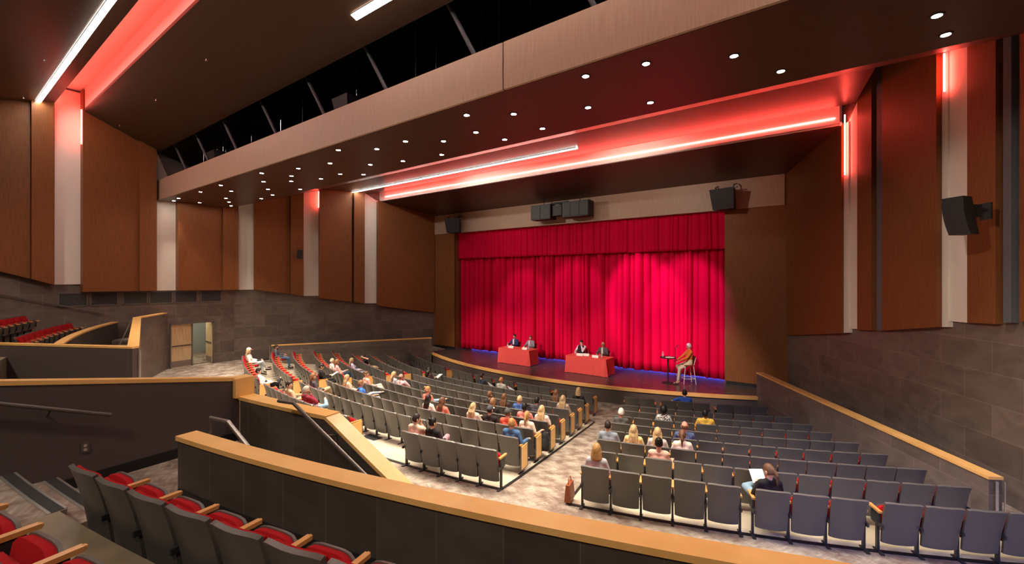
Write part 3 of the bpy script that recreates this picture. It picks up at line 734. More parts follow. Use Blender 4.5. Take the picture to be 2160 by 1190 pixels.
def head_parts(hc, yaw, pitch, ex):
    Mx = Matrix.Translation(hc) @ Matrix.Rotation(yaw, 4, 'Z') @ Matrix.Rotation(pitch, 4, 'X')
    hb = MB()
    def fn(p, d):
        x, y, z = p
        if z < 0: k_ = 1 - .30 * (min(1, -z / .115)) ** 1.6; x *= k_; y = y * (1 - .10 * (-z / .115)) + .012 * (-z / .115)
        if d[1] > 0: y *= .96
        if d[1] > .5:
            y += .026 * math.exp(-(x / .011) ** 2 - ((z + .012) / .022) ** 2)
            y -= .007 * (math.exp(-((x - .032) / .016) ** 2 - ((z - .012) / .014) ** 2) + math.exp(-((x + .032) / .016) ** 2 - ((z - .012) / .014) ** 2))
            y += .006 * math.exp(-(x / .025) ** 2 - ((z + .062) / .012) ** 2)
        return (x, y, z)
    hb.ball((0, 0, 0), (.076, .097, .118), 26, 20, 0, fn)
    for s_ in (-1, 1):
        hb.ball((s_ * .078, -.008, -.008), (.010, .020, .032), 8, 6, 0)
        hb.ball((s_ * .031, .083, .012), (.011, .007, .006), 8, 6, 1)
        hb.box((s_ * .031, .0865, .030), (.028, .006, .005), 0, 1)
    hb.ball((0, .0845, -.052), (.022, .007, .006), 8, 6, 2)
    hb.v = [tuple(Mx @ Vector(v)) for v in hb.v]
    ex.v_off = len(ex.v); ex.add(hb.v, hb.f); ex.m[-len(hb.f):] = hb.m
    return Mx
def hair_mesh(style, Mx, hc, chest_y, sh_z):
    mb = MB()
    low = {'short': -.055, 'bob': -.09, 'long': -.10, 'bun': -.05, 'tail': -.05, 'curly': -.10, 'fringe': -.05, 'buzz': -.05, 'cap': -.06, 'afro': -.08}[style]
    th = {'short': 1.10, 'bob': 1.16, 'long': 1.09, 'bun': 1.09, 'tail': 1.09, 'curly': 1.16, 'fringe': 1.06, 'buzz': 1.05, 'cap': 1.08, 'afro': 1.36}[style]
    def fn(p, d):
        x, y, z = p
        line = low if y < .01 else (low + (.058 - low) * min(1, (y - .01) / .055))
        if style in ('long', 'bob') and abs(x) > .05 and y < .06: line = min(line, -.08)
        f = .5 + .5 * max(-1, min(1, (z - line) / .014))
        if style == 'fringe': f *= .5 - .5 * max(-1, min(1, (z - .035) / .012))
        k_ = .88 + (th - .88) * f
        if style == 'curly' : k_ += .05 * math.sin(d[0] * 17) * math.sin(d[2] * 15 + d[1] * 13) * f
        return (x * k_, y * k_, z * (k_ if z > 0 else min(k_, 1.02)))
    mb.ball((0, 0, .002), (.076, .097, .118), 26, 20, 0, fn)
    if style == 'bun': mb.ball((0, -.085, .085), (.045, .045, .042), 10, 8)
    if style == 'bob':
        for x in (-.06, -.03, 0, .03, .06): mb.cap((x, -.07 + abs(x) * .6, -.02), (x * 1.15, -.085 + abs(x) * .6, -.125), .034, .026)
    mb.v = [tuple(Mx @ Vector(v)) for v in mb.v]
    def W_(x, y, z): return Mx @ Vector((x, y, z))
    if style == 'long':
        for x in (-.072, -.045, -.015, .015, .045, .072):
            a = W_(x, -.065 + abs(x) * .55, .0); b_ = W_(x * 1.15, -.095 + abs(x) * .5, -.13); c_ = Vector((b_.x, min(b_.y, chest_y - .135), b_.z - .17 + abs(x) * .5))
            mb.cap(a, b_, .026, .027); mb.cap(b_, c_, .027, .012)
    if style == 'tail':
        a = W_(0, -.095, .03); b_ = W_(.01, -.135, -.06); c_ = Vector((b_.x, min(b_.y, chest_y - .15), b_.z - .17))
        mb.cap(W_(0, -.08, .04), a, .03, .025); mb.cap(a, b_, .026, .030); mb.cap(b_, c_, .030, .010)
    if style == 'curly':
        for k_ in range(9):
            t = -PI * .08 - PI * .84 * k_ / 8; mb.cap(W_(.07 * math.cos(t), .075 * math.sin(t), -.03), W_(.085 * math.cos(t), .09 * math.sin(t), -.14), .034, .028)
    return remeshed(mb, 'hair', .011, 2, .4)
def cap_mesh(Mx, back=False):
    cr, br = MB(), MB()
    def fn(p, d): x, y, z = p; return (x, y, z if z > 0 else z * .02)
    cr.ball((0, -.004, .030), (.086, .106, .105), 20, 14, 0, fn)
    s_ = -1 if back else 1
    br.ball((0, s_ * .115, .036), (.068, .075, .008), 16, 8)
    for m_ in (cr, br): m_.v = [tuple(Mx @ Vector(v)) for v in m_.v]
    return cr, br
def hand(ex, bodymb, wr, d, side, curl=.6, palm=V(0, 0, -1)):
    d = d.normalized(); nrm = palm - d * palm.dot(d); nrm = nrm.normalized() if nrm.length > .1 else V(0, 0, -1); lat = d.cross(nrm).normalized() * side
    pc = wr + d * .085
    for o_ in (-.026, -.009, .009, .026): bodymb.cap(wr + d * .01 + lat * o_ * .7, pc + lat * o_, .015, .013)
    Ls = (.062, .074, .070, .055)
    for k_, o_ in enumerate((.028, .010, -.009, -.027)):
        a = pc - d * .012 + lat * o_; b_ = a + (d * math.cos(curl * .5) + nrm * math.sin(curl * .5)) * Ls[k_] * .55; c_ = b_ + (d * math.cos(curl * 1.3) + nrm * math.sin(curl * 1.3)) * Ls[k_] * .5
        ex.cap(a, b_, .0088, .008, 7); ex.cap(b_, c_, .008, .0065, 7)
    a = wr + d * .03 + lat * .026; b_ = a + (d * .7 + lat * .7) * .038; c_ = b_ + (d * .95 + nrm * .3 + lat * .1).normalized() * .030
    ex.cap(a, b_, .011, .0095, 7); ex.cap(b_, c_, .0095, .008, 7)
NP_ = [0]
def person(loc, rz, label, top=(.8, .8, .8), pants=(.03, .04, .08), hair='short', hc='brown', skin='l', lean=14, yaw=0, tilt=-4, hyaw=0, arms=('lap', 'lap'), legs='flat',
           sleeve='long', hs=.43, scale=.94, shoes=(.02, .02, .02), female=False, twist=0, side=0, prop=None, shorts=False, topmat=None, capcol=None, glasses=False, beard=None, bare=False):
    NP_[0] += 1
    H = V(0, -.05, hs + .11); L_ = R_(lean); t = V(math.sin(R_(side)), -math.sin(L_), math.cos(L_)).normalized()
    Tz = Matrix.Rotation(R_(twist), 3, 'Z')
    sw = .165 if female else .190
    chest = H + t * (.34 if hs > .5 or loc[1] > 17 else .27); nb = chest + t * .145; shc = chest + t * .105
    rx = Tz @ V(1, 0, 0); fy = Tz @ V(0, 1, 0)
    hcn = nb + t * .075 + fy * .03 + V(0, 0, .085)
    body, shirt, trou, ex, shoe = MB(), MB(), MB(), MB(), MB()
    fat = -.008 if female else .004
    def both(fn_): fn_(body, 0); fn_(shirt, .013)
    for s_ in (-1, 1):
        both(lambda mb, e: mb.cap(H + V(s_ * .065, 0, .0), H + t * .16 + rx * s_ * .055, .105 + e + fat, .095 + e + fat))
        both(lambda mb, e: mb.cap(H + t * .16 + rx * s_ * .05, chest + rx * s_ * .075, .098 + e + fat, .103 + e))
        both(lambda mb, e: mb.cap(chest + rx * s_ * .06, shc + rx * s_ * (sw - .05) - V(0, 0, .02), .098 + e, .062 + e))
        if female: both(lambda mb, e: mb.ball(tuple(chest + rx * s_ * .065 + fy * .075), .058 + e))
    both(lambda mb, e: mb.cap(shc - rx * (sw - .03), shc + rx * (sw - .03), .055 + e, .055 + e))
    body.cap(nb - V(0, 0, .05), hcn - V(0, .012, .06), .056, .050)
    if not bare: shirt.cap(nb - rx * .03, nb + rx * .03, .060, .060)
    # arms
    wrs = []
    for k_, s_ in enumerate((-1, 1)):
        sh = shc + rx * s_ * sw; m_ = arms[k_]
        if m_ == 'lap': el = sh + rx * s_ * .06 + fy * .07 + V(0, 0, -.25); wr = V(s_ * .06, H.y + .27, hs + .20); dn = V(-s_ * .5, .8, -.25)
        elif m_ == 'rest': el = sh + rx * s_ * .06 + fy * .02 + V(0, 0, -.25); wr = V(s_ * .27, H.y + .25, hs + .245); dn = V(0, 1, -.1)
        elif m_ == 'face': el = chest + rx * s_ * .16 + fy * .22 + V(0, 0, -.08); wr = hcn + fy * .10 + rx * s_ * .05 + V(0, 0, -.13); dn = V(-s_ * .3, -.1, 1)
        elif m_ == 'back': el = sh + rx * s_ * .25 + fy * -.06 + V(0, 0, -.10); wr = sh + rx * s_ * .42 + fy * -.16 + V(0, 0, -.20); dn = rx * s_ * .6 + V(0, -.2, -.6)
        elif m_ == 'behind': el = sh + rx * s_ * .20 + fy * .08 + V(0, 0, .14); wr = hcn + rx * s_ * .085 + fy * -.08 + V(0, 0, .0); dn = rx * -s_ + V(0, -.2, .1)
        elif m_ == 'hold': el = sh + rx * s_ * .05 + fy * .10 + V(0, 0, -.24); wr = V(s_ * .09, H.y + .32, hs + .30); dn = V(-s_ * .3, .9, .2)
        elif m_ == 'table': el = sh + rx * s_ * .07 + fy * .12 + V(0, 0, -.22); wr = V(s_ * .13, H.y + .44, .79 / scale); dn = V(-s_ * .5, .9, -.1)
        elif m_ == 'knee': el = sh + rx * s_ * .04 + fy * .16 + V(0, 0, -.20); wr = V(s_ * .13, H.y + .42, hs + .19); dn = V(0, 1, -.2)
        else: el, wr, dn = m_(sh, hcn, rx, fy, H)
        wrs.append((wr, dn))
        body.cap(sh - rx * s_ * .02, el, .048, .038); body.cap(el, wr, .038, .026)
        shirt.cap(sh - rx * s_ * .025, (el if sleeve == 'long' else sh + (el - sh) * .72) if sleeve != 'none' else sh, .064, .052 if sleeve != 'none' else .05)
        if sleeve == 'long': shirt.cap(el, el + (wr - el) * .9, .052, .040)
        hand(ex, body, wr, dn, s_, .7, V(0, 0, -1) if m_ not in ('face', 'behind') else V(0, -1, 0))
    # legs
    ank = []
    for k_, s_ in enumerate((-1, 1)):
        hp = V(s_ * .085, H.y + .02, hs + .09); mode = legs if isinstance(legs, str) else legs[k_]
        if mode == 'flat': kn = V(s_ * .12, .40, hs + .07); an = V(s_ * .12, .44, .10); toe = an + V(s_ * .02, .15, -.05)
        elif mode == 'ext': kn = V(s_ * .11, .41, hs + .05); an = V(s_ * .11, .68, .10); toe = an + V(0, .13, -.0)
        elif mode == 'cross': kn = V(s_ * .27, .34, hs + .17); an = V(-s_ * .10, .50, hs + .24); toe = an + V(-s_ * .13, .05, .05)
        elif mode == 'over': kn = V(-s_ * .02, .42, hs + .19); an = V(-s_ * .14, .62, .26); toe = an + V(-s_ * .03, .15, .0)
        elif mode == 'perch': kn = V(s_ * .13, .36, hs - .06); an = V(s_ * .14, .24, .38); toe = an + V(0, .14, -.04)
        elif mode == 'reach': kn = V(s_ * .08, .36, hs - .12); an = V(s_ * .08, .42, .10); toe = an + V(0, .15, -.05)
        body.cap(hp, kn, .072, .050); body.cap(kn, an, .048, .034)
        if shorts: trou.cap(hp, hp + (kn - hp) * .8, .094, .078)
        else: trou.cap(hp, kn, .088, .066); trou.cap(kn, kn + (an - kn) * .92, .064, .048)
        dt = (toe - an).normalized(); body.cap(an, an + dt * .10, .032, .028)
        ft = MB(); he = an - dt * .04 + V(0, 0, -.035 if abs(dt.z) < .6 else 0); ft.cap(he, he + dt * .10, .040, .042); ft.cap(he + dt * .10, he + dt * .20, .042, .032); ank.append(ft)
    for s_ in (-1, 1): trou.cap(V(s_ * .07, H.y, hs + .10), V(s_ * .07, H.y - .005, hs + .20), .122, .112)
    Mx = head_parts(hcn, R_(twist + hyaw), R_(tilt), ex)
    me = remeshed(body, 'person_body', .015, 3, .5, ex)
    root = thing('person', label, 'person', tuple(loc), rz); root.scale = (scale,) * 3
    me.materials.append(cmat('skin', SKIN[skin], .55)); me.materials.append(EYE); me.materials.append(LIP)
    bo = raw('body', me, root)
    s_me = remeshed(shirt, 'shirt', .017, 4, .5); s_me.materials.append(topmat or cmat('shirt_fabric', top, .85)); raw('shirt', s_me, root)
    t_me = remeshed(trou, 'trousers', .018, 4, .5); t_me.materials.append(cmat('trouser_fabric', pants, .85)); raw('shorts' if shorts else 'trousers', t_me, root)
    for ft in ank:
        sm_ = remeshed(ft, 'shoe', .014, 2, .4); sm_.materials.append(cmat('shoe', shoes, .6)); raw('shoe', sm_, root)
    if hair and hair != 'bald':
        hm = hair_mesh('buzz' if hair == 'cap' else hair, Mx, hcn, chest.y, shc.z); hm.materials.append(hairmat(hc)); raw('hair', hm, root)
    if capcol:
        cr, br = cap_mesh(Mx); cm = raw('cap', setm(cr.mesh('cap', True), cmat('cap_fabric', capcol[0], .8)), root); raw('cap_brim', setm(br.mesh('cap_brim', True), cmat('cap_fabric', capcol[1], .8)), cm)
    if glasses:
        g = MB()
        for s_ in (-1, 1): g.tube([Mx @ V(s_ * .031 + .020 * math.cos(q), .100, .010 + .016 * math.sin(q)) for q in [PI * 2 * i / 10 for i in range(11)]], .0022, 5); g.tube([Mx @ V(s_ * .052, .098, .014), Mx @ V(s_ * .08, .0, .012)], .002, 5)
        raw('glasses', setm(g.mesh('glasses'), M['black']), root)
    if beard:
        b_ = MB(); b_.ball((0, .060, -.072), (.052, .040, .045), 14, 10); b_.v = [tuple(Mx @ Vector(v)) for v in b_.v]; raw('beard', setm(b_.mesh('beard', True), cmat('hair', HAIRC[beard], .7)), root)
    RT = Matrix.Translation(Vector(loc)) @ Matrix.Rotation(rz, 4, 'Z') @ Matrix.Scale(scale, 4)
    if prop:
        pk, plab, which = prop; wr, dn = wrs[which]; c_ = RT @ (wr + dn.normalized() * .12 + V(0, .03, .03))
        mb = MB()
        if pk == 'paper': mb.box((0, 0, 0), (.21, .28, .003)); o = obj('sheet_of_paper', mb, M['paper'], loc=tuple(c_)); o.rotation_euler = (R_(28), R_(-6), rz); tag(o, plab, 'paper')
        if pk == 'phone': mb.box((0, 0, 0), (.07, .145, .009)); o = obj('mobile_phone', mb, M['black'], loc=tuple(c_)); o.rotation_euler = (R_(40), 0, rz); tag(o, plab, 'phone')
    return root
FLORAL = patmat('floral_blouse', (.62, .50, .55), (.22, .22, .40), 38); BWPAT = patmat('black_white_blouse', (.75, .74, .70), (.015, .015, .02), 34)
STRIPE = patmat('striped_blouse', (.74, .70, .66), (.35, .34, .36), 14, .4, .6, True); CHECK = patmat('navy_check_shirt', (.03, .045, .13), (.10, .14, .28), 60)
TAKEN = set()
def aud(row, a, label, **kw):
    s_, k_, x = nearest_seat(row - 1, a); TAKEN.add((row - 1, s_, k_)); R = RR[row - 1] - .25
    p = pol(R - .13, x, zf(R) + .014)
    return person(p, R_(x), label, **kw)
W_ = (.78, .75, .70); DEN = (.07, .13, .24); LDEN = (.22, .34, .46)
aud(9, -22.8, 'person with long blonde hair in a white top, back row far left', top=W_, pants=(.55, .60, .66), hair='long', hc='blonde', female=True, legs=('flat', 'over'), sleeve='long', arms=('lap', 'lap'), lean=12)
aud(9, -24.1, 'person in a white and red cap with bare legs, leftmost seat of the back row', top=W_, pants=(.02, .02, .025), hair='cap', hc='dark', capcol=((.75, .70, .68), (.35, .03, .05)), legs=('flat', 'over'), shorts=True, lean=10, beard='dark')
aud(8, -27.2, 'person with dark hair in a grey sweater by the left low wall', top=(.10, .11, .13), pants=DEN, hair='short', hc='dark', arms=('rest', 'rest'), legs='flat', lean=16, hyaw=-10, beard='dark')
aud(9, -13.2, 'person in a white shirt and black trousers with one leg crossed high', top=(.80, .79, .78), pants=(.012, .013, .018), hair='short', hc='dark', legs=('flat', 'cross'), lean=26, arms=('lap', 'rest'), hyaw=-15)
aud(7, -13.2, 'person in a black top reading a sheet, at the aisle end', top=(.015, .015, .017), pants=(.02, .02, .025), hair='short', hc='dark', female=True, lean=6, tilt=-22, arms=('hold', 'hold'), prop=('paper', 'white sheet held by the black-clad reader at the aisle', 1), twist=-10)
aud(6, -17.5, 'person with short white hair in a white shirt in the left block', top=W_, pants=(.3, .3, .3), hair='fringe', hc='white', glasses=True, hyaw=-25)
aud(6, -15.9, 'person in a pale pink top with brown hair holding a phone', top=(.62, .38, .36), pants=DEN, hair='bob', hc='lbrown', female=True, lean=8, tilt=-12, hyaw=-30, arms=('lap', 'hold'), legs=('flat', 'over'), prop=('phone', 'dark phone held by the pink-topped person on the left', 1))
aud(5, -17.4, 'person with long blonde hair in a floral blouse and jeans', topmat=FLORAL, pants=LDEN, hair='long', hc='dblonde', female=True, lean=20, glasses=True, hyaw=-25, legs='ext')
aud(4, -20.6, 'person in black with khaki shorts and both hands behind the head', top=(.014, .014, .016), pants=(.42, .31, .18), hair='short', hc='dark', arms=('behind', 'behind'), lean=26, shorts=True, legs='flat', sleeve='short', glasses=True)
aud(6, -8.5, 'person in a pink top and white trousers with dark brown hair', top=(.66, .40, .33), pants=(.62, .58, .50), hair='bun', hc='brown', female=True, lean=14, hyaw=-50, legs=('over', 'flat'), arms=('lap', 'lap'))
aud(8, -9.1, 'person with short brown hair in a charcoal top and tan trousers', top=(.085, .078, .085), pants=(.55, .42, .26), hair='bob', hc='lbrown', female=True, hyaw=-45, legs=('flat', 'over'))
aud(9, -6.3, 'person with dark hair in a tan shirt, back row of the centre block', top=(.60, .46, .28), pants=(.10, .09, .08), hair='short', hc='dark', hyaw=-45, lean=20, arms=('rest', 'lap'))
aud(9, -4.3, 'grey-haired person in a maroon sweater and light jeans, chin on hand', top=(.24, .025, .045), pants=LDEN, hair='short', hc='grey', hyaw=-15, lean=14, arms=('lap', 'face'), legs=('flat', 'cross'), shoes=(.6, .58, .55))
aud(7, -7.4, 'person with long blonde hair and cream top beside the blue polo shirt', top=(.70, .60, .45), pants=(.08, .08, .10), hair='long', hc='blonde', female=True, hyaw=-5)
aud(7, -5.5, 'person in a bright blue polo shirt with an arm over the seat back', top=(.055, .20, .68), pants=(.30, .34, .40), hair='short', hc='lbrown', sleeve='short', arms=('back', 'rest'), lean=22, twist=-25, hyaw=0, legs=('cross', 'flat'))
aud(5, -7.1, 'person with wavy blonde hair in a light grey top', top=(.40, .42, .45), pants=(.10, .13, .2), hair='long', hc='blonde', female=True, hyaw=-35, tilt=-10)
aud(5, -5.8, 'bald person in a pale pink shirt with a raised hand', top=(.60, .46, .48), pants=LDEN, hair='fringe', hc='brown', skin='r', arms=('lap', 'face'), legs=('ext', 'ext'), lean=18)
aud(3, -8.1, 'person with long dark brown hair looking down at a sheet', top=(.05, .03, .03), pants=(.05, .05, .06), hair='long', hc='dark', female=True, lean=2, tilt=-26, arms=('hold', 'hold'), prop=('paper', 'white sheet held by the dark-haired person near the left aisle', 1))
aud(6, -.1, 'person with a strawberry blonde bun in a coral top', top=(.62, .22, .16), pants=LDEN, hair='bun', hc='honey', female=True, hyaw=-50, legs=('cross', 'flat'), sleeve='short')
aud(7, 2.7, 'person with long black hair in a white top', top=W_, pants=(.1, .1, .12), hair='long', hc='dark', female=True, sleeve='short')
aud(7, 3.95, 'person with long auburn brown hair and bare shoulder in coral', top=(.62, .20, .13), pants=(.1, .1, .12), hair='long', hc='brown', female=True, sleeve='short', hyaw=-20)
aud(9, 5.9, 'person with dark hair in a beige shirt, hand near the face', top=(.66, .54, .42), pants=(.3, .25, .2), hair='short', hc='dark', sleeve='short', arms=('lap', 'face'), lean=12, hyaw=-25)
aud(9, 7.0, 'person with a black top knot and black top', top=(.016, .015, .018), pants=(.40, .22, .26), hair='bun', hc='black', female=True, hyaw=-15, legs=('flat', 'over'))
aud(2, -2.4, 'person in a dark navy jacket hunched in the second row', top=(.02, .022, .035), pants=(.35, .35, .38), hair='short', hc='dark', skin='m', lean=4, tilt=-18, legs=('flat', 'cross'))
aud(2, .6, 'person with short reddish hair in a grey shirt, second row', top=(.34, .34, .31), pants=(.40, .40, .45), hair='buzz', hc='red', skin='r', legs=('flat', 'cross'))
aud(5, 4.6, 'person with short brown hair in a dark jacket', top=(.035, .030, .028), pants=(.03, .03, .04), hair='short', hc='brown', hyaw=-15)
aud(6, 6.1, 'person with chin-length brown hair in black, behind the dark jacket', top=(.016, .015, .016), pants=(.03, .03, .03), hair='bob', hc='lbrown', female=True)
aud(5, 6.0, 'person with long brown hair over dark clothes', top=(.05, .035, .03), pants=(.03, .03, .03), hair='long', hc='brown', female=True)
aud(5, 7.3, 'person with cropped blond hair in a royal blue shirt', top=(.05, .11, .30), pants=(.05, .05, .08), hair='buzz', hc='blonde', skin='r')
aud(5, 8.8, 'person with black hair and grey clothes, leaning', top=(.04, .04, .05), pants=(.34, .34, .36), hair='short', hc='black', skin='m', lean=4, legs=('over', 'flat'))
aud(3, 8.2, 'person with long dark brown hair in the third row', top=(.05, .04, .04), pants=(.03, .03, .03), hair='long', hc='brown', female=True)
aud(4, 9.3, 'person with straight ash blonde hair in a taupe cardigan', top=(.32, .24, .19), pants=(.05, .05, .07), hair='long', hc='dblonde', female=True, legs=('flat', 'over'))
aud(2, 9.2, 'person with curly blonde hair in black near the right aisle, second row', top=(.015, .014, .016), pants=(.02, .02, .02), hair='curly', hc='dblonde', female=True)
aud(7, 6.3, 'person with long golden blonde hair and pale top, reading', top=(.70, .60, .50), pants=(.08, .08, .1), hair='long', hc='blonde', female=True, tilt=-12, arms=('hold', 'hold'))
aud(7, 7.55, 'person in a black and white cap and black hooded top', top=(.022, .019, .018), pants=(.03, .03, .04), hair='cap', hc='dark', capcol=((.06, .065, .075), (.65, .64, .62)))
aud(7, 8.8, 'person in a charcoal cap and orange red shirt', top=(.70, .11, .07), pants=(.1, .1, .12), hair='cap', hc='brown', capcol=((.06, .065, .065), (.03, .03, .03)), sleeve='short')
aud(8, 9.9, 'person with sandy hair in a denim blue shirt at the aisle end', top=(.06, .14, .29), pants=(.05, .06, .10), hair='short', hc='honey', arms=('lap', 'rest'), hyaw=15)
aud(6, 8.6, 'person with black hair in a salmon shirt', top=(.66, .22, .19), pants=(.05, .05, .06), hair='short', hc='black', skin='b')
aud(7, 10.0, 'person with a blonde ponytail in a cream short-sleeved top', top=(.74, .66, .52), pants=(.06, .07, .1), hair='tail', hc='honey', female=True, sleeve='short', arms=('lap', 'rest'))
aud(6, 9.9, 'person with long platinum blonde hair in a pale pink top', top=(.78, .62, .54), pants=(.25, .28, .35), hair='long', hc='blonde', female=True, sleeve='short', legs=('flat', 'over'), shoes=(.7, .66, .6))
aud(5, 14.7, 'person with cropped white hair in a slate grey top', top=(.085, .085, .085), pants=(.05, .05, .06), hair='short', hc='white', skin='r', female=True)
aud(4, 17.5, 'person with round black hair in a black and white patterned blouse', topmat=BWPAT, pants=(.03, .03, .03), hair='afro', hc='black', skin='b', female=True, sleeve='short')
aud(4, 20.3, 'person with black hair in a mustard yellow shirt', top=(.62, .40, .06), pants=(.05, .05, .06), hair='short', hc='black', skin='b', sleeve='short', hyaw=-30)
aud(1, 19.9, 'person with dark hair in a bright blue shirt, front row right, arm along the seats', top=(.04, .12, .50), pants=(.05, .05, .08), hair='short', hc='dark', arms=('back', 'lap'), sleeve='short', lean=10)
aud(7, 14.6, 'person with buzzed dark hair in a grey polo, leaning towards the aisle', top=(.22, .26, .31), pants=(.5, .45, .38), hair='buzz', hc='dark', sleeve='short', arms=('rest', 'lap'), lean=6, side=-9, hyaw=8)
aud(7, 15.85, 'person with long blonde hair in a pale yellow top', top=(.72, .56, .26), pants=(.1, .1, .12), hair='long', hc='blonde', female=True)
aud(7, 17.1, 'person with long honey blonde hair in a striped white top', topmat=STRIPE, pants=(.1, .1, .12), hair='long', hc='blonde', female=True)
aud(6, 18.9, 'balding person in a navy checked shirt', topmat=CHECK, pants=LDEN, hair='fringe', hc='brown', skin='r')
aud(7, 18.5, 'person with a long brown ponytail in a cream top', top=(.74, .66, .56), pants=(.1, .1, .12), hair='tail', hc='brown', female=True, hyaw=-10)
aud(8, 17.5, 'person with pinned-up black hair in a pale pink open-shouldered top', top=(.72, .52, .42), pants=(.1, .1, .12), hair='bun', hc='black', female=True, sleeve='none', bare=True, arms=('lap', 'rest'))
aud(9, 14.8, 'person with wavy golden hair and a dark clip in a light grey cardigan', top=(.42, .42, .46), pants=(.1, .1, .12), hair='curly', hc='honey', female=True)
aud(9, 20.9, 'person with a dark ponytail in a black sweater reading, nearest the camera', top=(.014, .014, .015), pants=LDEN, hair='tail', hc='brown', female=True, tilt=-16, hyaw=22, twist=12, arms=('hold', 'lap'), legs=('cross', 'flat'), prop=('paper', 'white folded paper held by the nearest ponytailed reader', 0))

ROWN = ['front row', 'second row', 'third row', 'fourth row', 'fifth row', 'sixth row', 'seventh row', 'eighth row', 'back row']
for r, s_, xs in PLAN:
    n_s = len(xs)
    for k_, a_ in enumerate(xs):
        occ = (r, s_, k_) in TAKEN
        side = 'left end'
        lab = '%s grey-backed theatre seat, %s from the left in the %s of the %s block' % ('occupied' if occ else 'empty', ORD[k_], ROWN[r], s_)
        first = k_ == 0 or (r == 8 and s_ == 'centre' and k_ == len(xs) - 5)
        first = first or (s_ == 'right' and ((r == 8 and k_ in (5, 8)) or (r == 0 and k_ in (2, 5))))
        end = 0
        if s_ == 'centre' and r < 8 and k_ == n_s - 1: end = 1
        if s_ == 'left' and k_ == n_s - 1: end = 1
        if s_ == 'centre' and r == 8 and k_ == n_s - 6: end = 1
        make_seat(RR[r], a_, zf(RR[r] - .25) + .014, lab, 'grey-backed seats of the %s block' % s_, occ, first, end)
# upper terrace seats near the camera and at the far left
for i in range(9):
    make_seat(31.58, 8.70 + .965 * i, 2.32, 'grey-shelled red theatre seat on the near terrace behind the parapet, %s from the aisle' % ORD[i], 'near terrace front row seats', first=False, near=True)
for i in range(6):
    make_seat(32.62, 8.75 + .94 * i, 2.68, 'red theatre seat in the second near terrace row, %s from the aisle, lower left corner' % ORD[i], 'near terrace second row seats', first=(i == 0), near=True)
for j, (n_, a1) in enumerate(((10, -25.7), (6, -24.4), (4, -24.4), (3, -23.8))):
    for i in range(n_):
        make_seat(31.58 + j, a1 + (.965 - .03 * j) * (i + .5), 2.32 + .36 * j, 'red theatre seat at the far left terrace, %s row, %s from its wall end' % (ORD[j], ORD[i]), 'far left terrace seats', first=(i == 0))
# ------------------------------------------------------------------ downlights in the bulkhead soffit
DL = [(-6.39,7.02),(-6.96,7.97),(-8.06,7.99),(-8.84,7.43),(-8.97,8.82),(-9.97,7.41),(-10.88,6.85),(-10.37,8.62),(-11.48,8.3),(-12.31,7.48),(-12.75,8.95),(-13.31,8.45),(-14.47,8.45),(-13.69,7.24),(-14.87,7.63),(-15.67,8.03),(-15.26,6.85),(-16.53,7.48),(-17.78,8.21),(-18.43,6.83),(-16.78,8.95),(-22.82,6.84),(-23.75,6.94),(-20.46,6.86),(-23.37,7.81),(-19.32,7.53),(-21.19,8.05),(-22.11,8.52),(-23.17,9.01),(-18.82,8.87),(-20.04,8.98),(-5.55,7.56),(-6.74,8.8),(-5.55,8.68),(-3.53,6.89),(-4.13,8.17),(-2.54,7.07),(-3.03,8.67),(-1.35,7.64),(-.82,8.67),(1.01,8.07),(1.19,8.77)]
DL.sort()
rim = MB(); rim.lathe([(.045, -.001), (.085, -.001), (.085, -.012), (.078, -.014), (.050, -.006)], n=18); rim = rim.mesh('trim_ring', True); rim.materials.append(M['metal'])
lens = MB(); lens.lathe([(.055, -.004), (.055, -.010), (.02, -.014)], n=18); lens = lens.mesh('lens', True); lens.materials.append(M['dl'])
for i, (x, y) in enumerate(DL):
    if i < 22: ds = '%s recessed downlight from the left along the dark bulkhead soffit' % ORD[i]
    else: ds = '%s recessed downlight from the right along the dark bulkhead soffit' % ORD[len(DL) - 1 - i]
    t = thing('downlight', ds, 'downlight', (x, y, 8.27), 0, 'downlights in the bulkhead soffit')
    raw('trim_ring', rim, t); raw('lens', lens, t)
    far = x < -19.2; o = lamp('SPOT', 'downlight_beam', (x, y, 8.235), DLE * (1.75 if not far else 1.2), (1, .86, .68), (x + (1.0 if far else 0), y + (.4 if far else .1), 0), .05, 54 if far else 96, .7)
# sprinkler heads on the ceilings
for i, (px, py) in enumerate([(435, 124), (329, 209), (252, 264), (92, 124), (49, 204)]):
    lo, hi = (CL2, sl2) if i < 3 else (CL1, sl1); r = ray(px, py); z0 = lo[1][1] - hi * lo[1][0]
    tt = (z0 - CZ) / (r[2] - hi * r[1]); mb = MB(); mb.lathe([(.012, 0), (.012, -.05), (.035, -.055), (.035, -.06)], n=8)
    o = obj('sprinkler_head', mb, M['chrome'], loc=(r[0] * tt, r[1] * tt, CZ + r[2] * tt)); tag(o, 'small chrome sprinkler head on the %s, %s' % (('sloping wood ceiling cloud', ['nearest the light bar', 'middle one', 'nearest the wall'][i]) if i < 3 else ('dark rear ceiling', ['beside the long light bar', 'near the left wall corner'][i - 3])), 'sprinkler', 'ceiling sprinklers')

